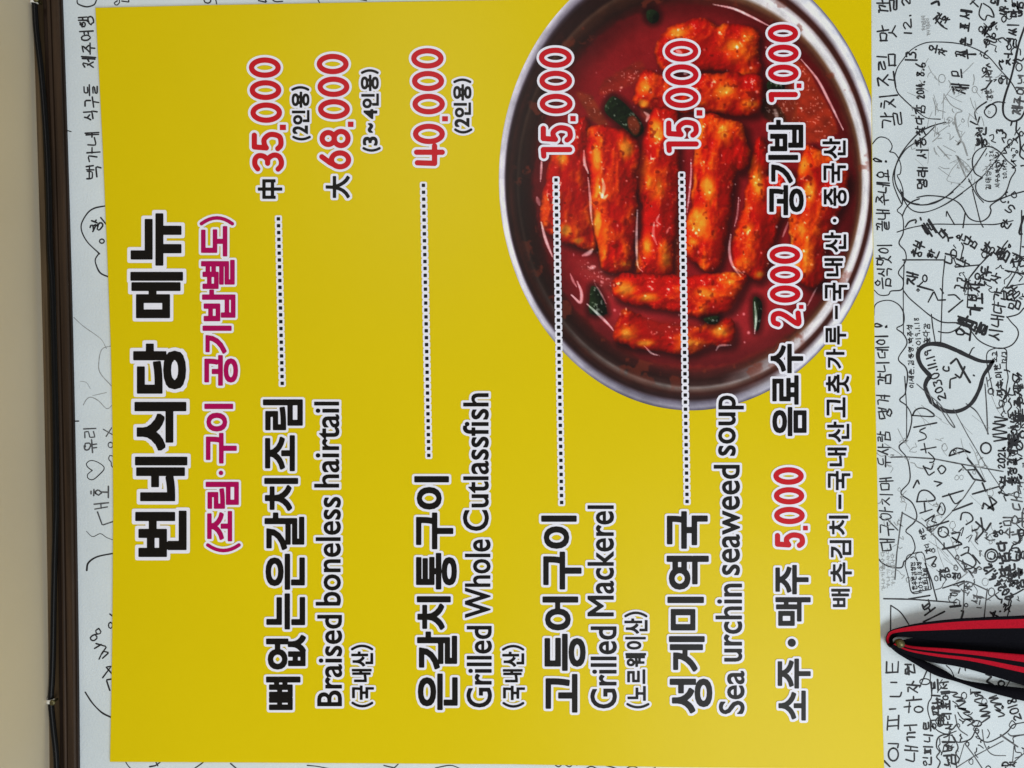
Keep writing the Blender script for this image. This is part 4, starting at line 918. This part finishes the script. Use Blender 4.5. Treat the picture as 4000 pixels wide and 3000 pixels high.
# the big loose words lower down
ink('handwritten_message', [cv(Z7((445, 255), (470, 212), (520, 195), (575, 212), (618, 262), (445, 255)), 5.2), ln(Z7((455, 347), (640, 315)), 5), cv(Z7((548, 355), (500, 382), (545, 405), (555, 440), (492, 462)), 5), ln(Z7((545, 485), (555, 560)), 5), ln(Z7((515, 535), (632, 512)), 5), cv(Z7((575, 555), (620, 600), (615, 632), (585, 635)), 5),
    ln(Z7((530, 668), (575, 740), (620, 712)), 5.4), ln(Z7((535, 668), (600, 690), (615, 650)), 5), cv(Z7((650, 690), (680, 660), (715, 690), (680, 730), (650, 690)), 5), ln(Z7((620, 790), (690, 800), (640, 825)), 5), ln(Z7((455, 838), (485, 775), (500, 810)), 6)], M_ink)
ink('handwritten_message', [cv(Z7((480, 955), (500, 880), (540, 860), (590, 880), (625, 940), (480, 955)), 5.2), ln(Z7((500, 1045), (600, 1015)), 5), ln(Z7((545, 965), (550, 1030)), 5), ln(Z7((550, 1110), (630, 1060), (600, 1110), (640, 1120)), 5), cv(Z7((645, 1030), (680, 960), (710, 1010), (690, 1060), (650, 1040), (670, 990)), 4.4), ln(Z7((565, 1165), (740, 1110)), 5.6),
    cv(Z7(*circ(695, 1200, 42, 42)), 5.6), ln(Z7((690, 915), (860, 862)), 5.6), cv(Z7((740, 890), (790, 970), (840, 940)), 5), ln(Z7((770, 1030), (930, 965)), 5.6), cv(Z7((835, 1100), (850, 1045), (910, 1050), (935, 1100), (880, 1140)), 5.6), ln(Z7((960, 1120), (1040, 1190), (1080, 1130)), 6), ln(Z7((1000, 1090), (1015, 1200), (960, 1260)), 6), ln(Z7((930, 1190), (970, 1180)), 5)], M_ink)
ink('handwritten_message', [ln(Z7((690, 1335), (850, 1300), (760, 1240), (820, 1290)), 5.4), ln(Z7((700, 1290), (700, 1340), (790, 1320)), 5), ln(Z7((765, 1215), (830, 1200), (800, 1290)), 5.4), cv(Z7((840, 1390), (900, 1370), (960, 1440), (930, 1490), (870, 1500)), 5.6), ln(Z7((790, 1415), (960, 1500)), 5), cv(Z7((860, 1330), (900, 1320), (895, 1370)), 5), ln(Z7((930, 1380), (990, 1450)), 5), ln(Z7((850, 1430), (880, 1520)), 5.6),
    cv(Z7((830, 1190), (860, 1160), (840, 1230)), 3.4), cv(Z7((880, 1250), (930, 1220), (900, 1280)), 3.4), ln(Z7((745, 575), (760, 540), (800, 518), (850, 530), (925, 560), (860, 540), (745, 580)), 5.4), cv(Z7(*circ(787, 548, 12, 12)), 4), ln(Z7((890, 605), (945, 660), (1030, 790)), 7), ln(Z7((840, 650), (880, 700), (960, 690)), 5), ln(Z7((890, 710), (940, 770), (1035, 780)), 6), ln(Z7((820, 715), (845, 690)), 5)], M_ink)
ink('handwritten_message', [ln(Z7((930, 895), (1150, 830)), 6), ln(Z7((1010, 800), (1045, 870)), 6), ln(Z7((1015, 1010), (1020, 960), (1110, 1030), (1060, 900), (1130, 960), (1060, 1005)), 7), cv(Z7(*circ(1040, 520, 42, 44)), 6)], M_ink)
ink('crossing_lines', [ln(Z7((270, 595), (390, 590), (620, 605), (850, 650), (1180, 715)), 4.6), ln(Z7((360, 1040), (345, 1160), (320, 1380), (305, 1585)), 4.4), ln(Z7((360, 1040), (520, 1140), (640, 1250), (760, 1380), (870, 1520)), 4.2), ln(Z7((250, 1110), (325, 1185)), 4), ln(Z7((600, 1200), (750, 1050), (860, 920), (960, 770)), 3.4), cv(Z7((480, 0), (570, 80), (680, 180), (790, 350), (740, 310), (640, 150)), 3.6), ln(Z7((775, 200), (900, 420), (1050, 680), (1200, 890), (1330, 920)), 2.8)], M_ink2)
ink('small_note_box', [cv(Z7((385, 1470), (400, 1400), (440, 1378), (530, 1370), (560, 1500), (600, 1660)), 3.6), cv(Z7((385, 1470), (410, 1560), (440, 1690), (520, 1690)), 3.6), ln(Z8((440, 240), (600, 215), (580, 110)), 3.6), cv(Z7((430, 1410), (460, 1400), (490, 1440), (470, 1380), (520, 1360)), 3)] + hz(Z7, '한우빈김영진', (465, 1670), (450, 1440), 18, 3) + hz(Z7, '2024.11.우정', (515, 1690), (500, 1440), 16, 3) + hz(Z7, '인꼬니꼬떠', (560, 1670), (545, 1490), 17, 3) + hz(Z7, '강디', (580, 1370), (560, 1290), 22, 3.6) + hz(Z7, '이군', (545, 1260), (510, 1170), 22, 3.6), M_ink, 'small framed note of three tiny lines')
ink('handwritten_message', hz(Z7, '2021', (1165, 690), (1170, 530), 26, 5.6) + hz(Z7, 'VVVV', (1160, 470), (1160, 260), 52, 5) + hz(Z7, '봉정길기를', (1250, 820), (1260, 440), 34, 6.4) + hz(Z7, '부', (1180, 820), (1190, 740), 40, 7.4) + hz(Z7, '놀', (1320, 330), (1315, 230), 34, 7), M_ink)
ink('handwritten_message', hz(Z8, '2024.4.12', (1240, 290), (1040, 20), 36, 8.6) + hz(Z7, '맛남다', (1210, 1560), (1160, 1260), 40, 8.6) + hz(Z7, '양..', (1150, 1240), (1120, 1120), 40, 7) + [cv(Z7(*circ(1085, 1390, 52, 52)), 6.5), cv(Z7(*circ(1085, 1390, 34, 32)), 4), cv(Z7((1075, 1410), (1100, 1420), (1110, 1380)), 3.6), cv(Z7((1225, 1380), (1240, 1340), (1300, 1330), (1320, 1390), (1300, 1430), (1230, 1420), (1225, 1380)), 7)] + hz(Z8, '정말은', (1270, 190), (1230, 10), 36, 8) + hz(Z8, '참좋', (1320, 220), (1300, 30), 34, 8) + hz(Z7, '당', (1310, 1440), (1320, 1330), 36, 7), M_ink, 'bold dated message with a round smiling face')
ink('handwritten_message', hz(Z7, '수미', (1225, 1250), (1215, 1060), 40, 4.6) + hz(Z7, '나요다', (1300, 1300), (1290, 900), 44, 5) + hz(Z7, '갑', (1340, 880), (1330, 760), 44, 5), M_ink2)
ink('handwritten_message', hz(Z7, '공감', (720, 1590), (690, 1490), 40, 5.4) + hz(Z7, '영', (800, 1590), (800, 1520), 32, 4.6) + [ln(Z8((690, 205), (860, 145)), 5), cv(Z7((560, 1420), (640, 1400), (600, 1470)), 5), cv(Z7(*circ(620, 1470, 16, 12)), 4.4)], M_ink)
ink('small_house_doodle', [ln(Z8((870, 165), (858, 350), (838, 480)), 4), ln(Z8((820, 185), (885, 148), (920, 160), (1060, 225)), 5), ln(Z8((1050, 205), (1035, 330), (1020, 480)), 4.6), ln(Z8((1045, 300), (1140, 235)), 4)] + hz(Z8, '소수', (860, 250), (905, 180), 34, 3.6) + hz(Z8, '스키', (960, 330), (980, 260), 40, 4) + hz(Z8, '에', (780, 270), (790, 210), 40, 4.4), M_ink2)
ink('crossing_lines', [cv(Z8((212, 288), (400, 292), (540, 300), (800, 320)), 5), ln(Z8((415, 292), (585, 262)), 5), ln(Z8((545, 0), (600, 140), (640, 300)), 4.6), ln(Z8((275, 345), (268, 540)), 5), cv(Z8((275, 345), (350, 400), (415, 495)), 5), ln(Z8((540, 470), (705, 390)), 6), ln(Z8((1230, 260), (1245, 310), (1215, 430)), 4.6)], M_ink)
ink('handwritten_message', hz(Z8, '보', (520, 400), (620, 330), 44, 7) + [ln(Z8((750, 355), (830, 345)), 9), ln(Z8((840, 385), (860, 390), (840, 450)), 8), cv(Z8(*circ(880, 340, 16, 14)), 4)] + hz(Z8, '수.', (1090, 440), (1130, 360), 34, 5) + hz(Z8, '추', (1180, 390), (1240, 330), 36, 4.4), M_ink)
ink('handwritten_message', [cv(Z8(*circ(290, 1550, 40, 52)), 6), ln(Z8((215, 1600), (260, 1650)), 7), ln(Z8((250, 1462), (330, 1462), (325, 1495)), 5.4), ln(Z8((240, 1352), (246, 1240)), 5.6), ln(Z8((330, 1345), (330, 1235)), 5.6), ln(Z8((246, 1320), (325, 1314)), 5), ln(Z8((250, 1276), (325, 1270)), 5), ln(Z8((258, 1180), (308, 1178)), 5.6), ln(Z8((262, 1080), (345, 1080), (355, 1045)), 5.6), ln(Z8((268, 965), (320, 965)), 5.6),
    ln(Z8((232, 886), (325, 882)), 6), ln(Z8((234, 884), (240, 802)), 5.4), ln(Z8((282, 882), (284, 812)), 5.2), ln(Z8((325, 882), (326, 798)), 5.4)], M_ink, 'widely spaced handwritten letters nearest the board below the lanyard')
ink('handwritten_message', hz(Z8, '내꺼', (440, 1620), (430, 1285), 48, 5.6) + [ln(Z8((375, 1165), (430, 1165)), 5.4), ln(Z8((415, 1215), (420, 1125)), 5.4), cv(Z8(*circ(495, 1185, 36, 24)), 5.4), ln(Z8((395, 1110), (520, 1105)), 5.4), ln(Z8((455, 1105), (455, 1085)), 5)] + hz(Z8, '자', (455, 1060), (460, 945), 50, 5.6) + hz(Z8, '뭔', (430, 915), (430, 800), 40, 7) + [cv(Z8(*circ(545, 960, 42, 24)), 4.6), ln(Z8((500, 1010), (560, 870)), 4.6)], M_ink, 'large handwritten words in the second column below the lanyard')
ink('handwritten_message', hz(Z8, '인피니트', (570, 1650), (575, 1270), 36, 5.4) + hz(Z8, '인피니트', (640, 1350), (630, 940), 34, 5), M_ink)
ink('cloud_doodle', [cv(Z8((650, 1660), (670, 1610), (640, 1570), (665, 1530), (640, 1490), (650, 1420), (700, 1390), (770, 1400), (800, 1450), (815, 1500), (795, 1540), (825, 1590), (800, 1630), (810, 1680)), 4.4)] + hz(Z8, '넘비', (745, 1650), (745, 1420), 44, 6.6), M_ink)
ink('cloud_doodle', [cv(Z8((590, 890), (590, 960), (600, 1080), (575, 1130), (570, 1200), (600, 1290), (640, 1350), (720, 1385), (800, 1360)), 4), cv(Z8((765, 1390), (790, 1440), (840, 1450), (920, 1420), (960, 1340)), 4.6), cv(Z8((960, 1370), (1000, 1430), (1060, 1450), (1150, 1410), (1220, 1360), (1260, 1310), (1348, 1290)), 4.6)], M_ink)
ink('handwritten_message', hz(Z8, '사리표에서', (740, 1360), (700, 950), 34, 5.6) + hz(Z8, '여행', (680, 1330), (660, 1080), 28, 5), M_ink)
def scrawl(Z, a, b, amp, n, w, seed):
    r = random.Random(seed); P = []
    for k in range(n):
        t = k / (n - 1); P.append((a[0] + (b[0] - a[0]) * t + (amp if k % 2 else -amp) * r.uniform(.5, 1.1), a[1] + (b[1] - a[1]) * t + r.uniform(-14, 22)))
    return cv(Z(*P), w)
ink('signature_scrawl', [scrawl(Z8, (920, 1300), (780, 1040), 46, 15, 5.4, 1), cv(Z8(*circ(965, 1300, 40, 24)), 5), scrawl(Z8, (1060, 1270), (960, 1030), 46, 13, 5.4, 2), scrawl(Z8, (1170, 1240), (1090, 1060), 44, 10, 5, 3)], M_ink, 'three looping signatures below the lanyard')
ink('handwritten_message', hz(Z8, '2018', (1300, 1280), (1240, 1090), 34, 5.6) + hz(Z8, 'D', (1200, 1650), (1200, 1600), 26, 6) + hz(Z8, '지', (1255, 1650), (1260, 1600), 24, 5), M_ink)
ink('crossing_lines', [ln(Z8((870, 1460), (940, 1560), (1010, 1660)), 4.4), ln(Z8((800, 1650), (940, 1570), (1180, 1440)), 3.4), cv(Z8((1010, 1350), (1030, 1470), (1090, 1550), (1200, 1560)), 3.4), cv(Z8((1220, 1380), (1250, 1400), (1348, 1390)), 5), ln(Z8((1160, 1390), (1300, 1490)), 6), ln(Z8((1265, 1480), (1260, 1620), (1348, 1540)), 3.4), ln(Z8((860, 1470), (820, 1620)), 3), cv(Z8((790, 1230), (820, 1340), (890, 1395)), 4)], M_ink2)
ink('handwritten_message', [cv(Z8((720, 830), (760, 870), (790, 940)), 4), ln(Z8((1040, 900), (1090, 920), (1040, 960), (1100, 985)), 7), cv(Z8(*circ(1165, 975, 26, 22)), 7), ln(Z8((1230, 960), (1200, 1000)), 4), ln(Z8((870, 850), (880, 870)), 4), ln(Z8((820, 890), (830, 850)), 4), cv(Z8(*circ(1130, 690, 44, 20)), 6), ln(Z8((1190, 665), (1200, 720)), 4), ln(Z8((1310, 665), (1320, 730)), 4)], M_ink)

def scribble_patch(x0, y0, x1, y1, n, wlo, whi, seed):
    r = random.Random(seed); out = []
    for _ in range(n):
        x, y = r.uniform(x0, x1), r.uniform(y0, y1); a = r.gauss(0, .5); L = r.uniform(18, 60); w = r.uniform(wlo, whi)
        u = np.array([math.sin(a), -math.cos(a)]); v = np.array([-u[1], u[0]]); P = np.array([x, y]); pts = [P.copy()]
        for _k in range(r.randint(2, 6)):
            P = P + u * L * r.uniform(-.15, .42) + v * L * r.uniform(-.45, .45); pts.append(P.copy())
        if r.random() < .3: pts = [np.array(q) for q in circ(x, y, L * .22, L * .28)]
        out.append(cv(pts, w) if r.random() < .5 else ln(pts, w))
    return out
ink('dense_scribbles', scribble_patch(3830, 0, 4010, 330, 34, 3, 6, 21), M_ink)
ink('dense_scribbles', scribble_patch(3900, 520, 4010, 800, 22, 3, 5.5, 22), M_ink)
ink('dense_scribbles', scribble_patch(3720, 960, 4010, 1180, 30, 3, 6, 23), M_ink)
ink('dense_scribbles', scribble_patch(3900, 1450, 4010, 2380, 62, 3, 6.5, 24), M_ink)
ink('dense_scribbles', scribble_patch(3640, 2060, 3900, 2380, 34, 2.4, 4.6, 25), M_ink2)
ink('dense_scribbles', scribble_patch(3640, 2700, 4010, 3010, 44, 2.6, 5, 26), M_ink)
ink('dense_scribbles', scribble_patch(3560, 300, 3900, 760, 40, 1.6, 3, 27), M_pencil)
ink('dense_scribbles', scribble_patch(3440, 1700, 3900, 2300, 50, 1.6, 3, 28), M_pencil)

# ------------------------------------------------------------------ cable along the moulding and its clips
def tube(name, pts, r, m, parent=None, seg=10):
    P = [Vector(p) for p in pts]; v, f = [], []
    for i, p in enumerate(P):
        t = (P[min(i + 1, len(P) - 1)] - P[max(i - 1, 0)]).normalized()
        a = t.orthogonal().normalized() if abs(t.dot(Vector((0, 1, 0)))) > .95 else t.cross(Vector((0, 1, 0))).normalized()
        b = t.cross(a)
        rr = r[i] if isinstance(r, (list, tuple)) else r
        for k in range(seg):
            an = 2 * math.pi * k / seg
            v.append(p + a * rr * math.cos(an) + b * rr * math.sin(an))
    n = len(P)
    for i in range(n - 1):
        for k in range(seg):
            f.append((i * seg + k, i * seg + (k + 1) % seg, (i + 1) * seg + (k + 1) % seg, (i + 1) * seg + k))
    f.append(tuple(range(seg))[::-1]); f.append(tuple(range((n - 1) * seg, n * seg)))
    return mesh_obj(name, v, f, m, parent, True)
cpts = [(70, -1500), (100, -600), (122, -150), (136, 20), (142, 120), (163, 301), (181, 542), (190, 723), (195, 964), (205, 1120), (214, 1482), (219, 1723), (219, 2000), (217, 2060), (211, 2301), (207, 2542), (203, 2663), (199, 2737), (208, 2844), (220, 2964), (226, 3200), (250, 4200)]
cc = resample(catmull(np.array(cpts, float), 8), 25)
cable = tube('black_cable', [W(x, y, 0.0178) for x, y in cc], 0.0030, M_cable)
tag(cable, 'black electric cable running along the wooden moulding under the ceiling', 'cable')
def ball(name, c, rx, m, parent, sq=(1, 1, 1)):
    bm = bmesh.new(); bmesh.ops.create_icosphere(bm, subdivisions=2, radius=rx)
    me = bpy.data.meshes.new(name)
    for q in bm.verts: q.co = Vector((q.co.x * sq[0] * random.uniform(.92, 1.08), q.co.y * sq[1], q.co.z * sq[2])) + Vector(c)
    bm.to_mesh(me); bm.free(); me.materials.append(m)
    me.polygons.foreach_set('use_smooth', [True] * len(me.polygons))
    return link(bpy.data.objects.new(name, me), parent)
def clip(px, py, label):
    o = empty('cable_clip'); tag(o, label, 'cable clip')
    c = W(px, py, 0.0178)
    r = 0.0043
    pts = [c + Vector((0, -r * math.cos(a), r * math.sin(a))) for a in np.linspace(-1.9, 1.9, 13)]
    v, f = [], []
    for p in pts:
        for dx, k in ((-.0022, 1), (.0022, 1), (.0022, .78), (-.0022, .78)):
            v.append(c + (p - c) * k + Vector((dx, 0, 0)))
    for i in range(12):
        for k in range(4): f.append((i * 4 + k, i * 4 + (k + 1) % 4, i * 4 + 4 + (k + 1) % 4, i * 4 + 4 + k))
    f += [(3, 2, 1, 0), (48, 49, 50, 51)]
    mesh_obj('plastic_saddle', v, f, M_clip, o, True)
    ball('plastic_foot', c + Vector((0.0004, 0.001, 0.0060)), 0.0032, M_clip, o, (1.1, 1, 1.1))
    tube('brass_nail', [c + Vector((0, 0.004, -0.0050)), c + Vector((0, -0.0052, -0.0054)), c + Vector((0, -0.0053, -0.0054)), c + Vector((0, -0.0065, -0.0054))], [.0014, .0014, .0034, .0028], M_brass, o, 12)
clip(198, 2737, 'pale plastic cable clip with a brass nail halfway along the straight cable')
clip(134, 8, 'pale plastic cable clip where the cable bends up toward the ceiling')

# ------------------------------------------------------------------ lanyard on a nail
nail = empty('wall_hook'); tag(nail, 'dull brass hook in the wall holding the red striped strap', 'hook')
pn = lambda px, py, d: W(px, py, d * .44)
tube('shank', [pn(3506, 2512, 0.0), pn(3508, 2512, 0.012), pn(3512, 2512, 0.026), pn(3515, 2513, 0.0345)], 0.0045, M_brass, nail, 14)
tube('hook_tip', [pn(3515, 2513, 0.0343), pn(3516, 2513, 0.0375), pn(3512, 2512, 0.0400), pn(3503, 2510, 0.0410)], [.0048, .0052, .0044, .0020], M_brass, nail, 14)
strap = empty('lanyard'); tag(strap, 'black and red striped fabric strap hanging from the brass hook', 'strap')
def ribbon(name, A, B, stripes, th=0.0012, bulge=0.004):
    """band of webbing between two edges; stripes = [(u_end, material index)]"""
    A = np.array(A, float); B = np.array(B, float)
    def sm3(P):
        t = np.arange(len(P)); q = np.linspace(0, len(P) - 1, 44)
        xy = catmull(P[:, :2], 8); s = np.linspace(0, len(P) - 1, len(xy))
        return np.c_[np.interp(q, s, xy[:, 0]), np.interp(q, s, xy[:, 1]), np.interp(q, t, P[:, 2])]
    A, B = sm3(A), sm3(B)
    us = sorted(set([0.0, 1.0] + [s[0] for s in stripes] + [k / 14 for k in range(15)]))
    v, f, mi = [], [], []
    n = len(us)
    for side in (0, 1):
        for a, b in zip(A, B):
            for u in us:
                p = a * (1 - u) + b * u
                d = p[2] * .6 + bulge * .6 * math.sin(math.pi * u) - side * th
                v.append(W(p[0], p[1], max(d, 0.0008)))
    R = len(A); off = R * n
    for i in range(R - 1):
        for k in range(n - 1):
            um = (us[k] + us[k + 1]) / 2
            m_ = next(s[1] for s in stripes if um < s[0])
            f.append((i * n + k, (i + 1) * n + k, (i + 1) * n + k + 1, i * n + k + 1)); mi.append(m_)
            f.append((off + i * n + k, off + i * n + k + 1, off + (i + 1) * n + k + 1, off + (i + 1) * n + k)); mi.append(m_)
        for k, fl in ((0, 0), (n - 1, 1)):
            f.append((i * n + k, off + i * n + k, off + (i + 1) * n + k, (i + 1) * n + k)); mi.append(stripes[0 if k == 0 else -1][1])
    o = mesh_obj(name, v, f, M_navy, strap, True)
    o.data.materials.append(M_redw)
    o.data.polygons.foreach_set('material_index', mi)
    bm = bmesh.new(); bm.from_mesh(o.data); bmesh.ops.recalc_face_normals(bm, faces=bm.faces); bm.to_mesh(o.data); bm.free()
    return o
# lower strap behind, middle strap, upper strap in front
ribbon('inner_strap_and_shade', [(3520, 2500, .010), (3600, 2488, .010), (3740, 2490, .010), (3900, 2495, .010), (4060, 2498, .010), (4400, 2500, .010)],
       [(3522, 2524, .010), (3600, 2540, .010), (3740, 2556, .010), (3900, 2566, .010), (4060, 2580, .010), (4400, 2600, .010)], [(1.01, 0)], bulge=.0)  # strap's inside; far end is shade on the wall, filled in as dark webbing
ribbon('rear_strap', [(3480, 2510, .012), (3520, 2535, .012), (3600, 2575, .011), (3690, 2618, .010), (3745, 2650, .010), (3850, 2670, .012), (4060, 2694, .015), (4400, 2730, .018)],
       [(3466, 2515, .020), (3500, 2548, .020), (3560, 2585, .019), (3650, 2636, .018), (3740, 2664, .017), (3850, 2700, .018), (4060, 2752, .02), (4400, 2820, .022)], [(1.01, 0)])
ribbon('middle_strap', [(3510, 2505, .020), (3560, 2523, .022), (3700, 2533, .027), (3850, 2545, .026), (4060, 2562, .026), (4400, 2590, .026)],
       [(3478, 2525, .024), (3545, 2558, .022), (3640, 2587, .020), (3780, 2612, .018), (4060, 2694, .018), (4400, 2780, .018)], [(.25, 1), (.42, 0), (.60, 1), (1.01, 0)])
ribbon('front_strap', [(3500, 2534, .017), (3474, 2528, .016), (3460, 2506, .016), (3462, 2482, .016), (3478, 2462, .018), (3530, 2446, .022), (3600, 2432, .026), (3720, 2418, .032), (3850, 2410, .032), (4060, 2401, .032), (4400, 2380, .03)],
       [(3512, 2522, .006), (3496, 2516, .006), (3488, 2504, .006), (3490, 2494, .006), (3506, 2488, .009), (3560, 2490, .013), (3640, 2500, .014), (3740, 2508, .014), (3850, 2509, .014), (4060, 2512, .014), (4400, 2520, .014)], [(.13, 0), (.46, 1), (1.01, 0)], bulge=.002)
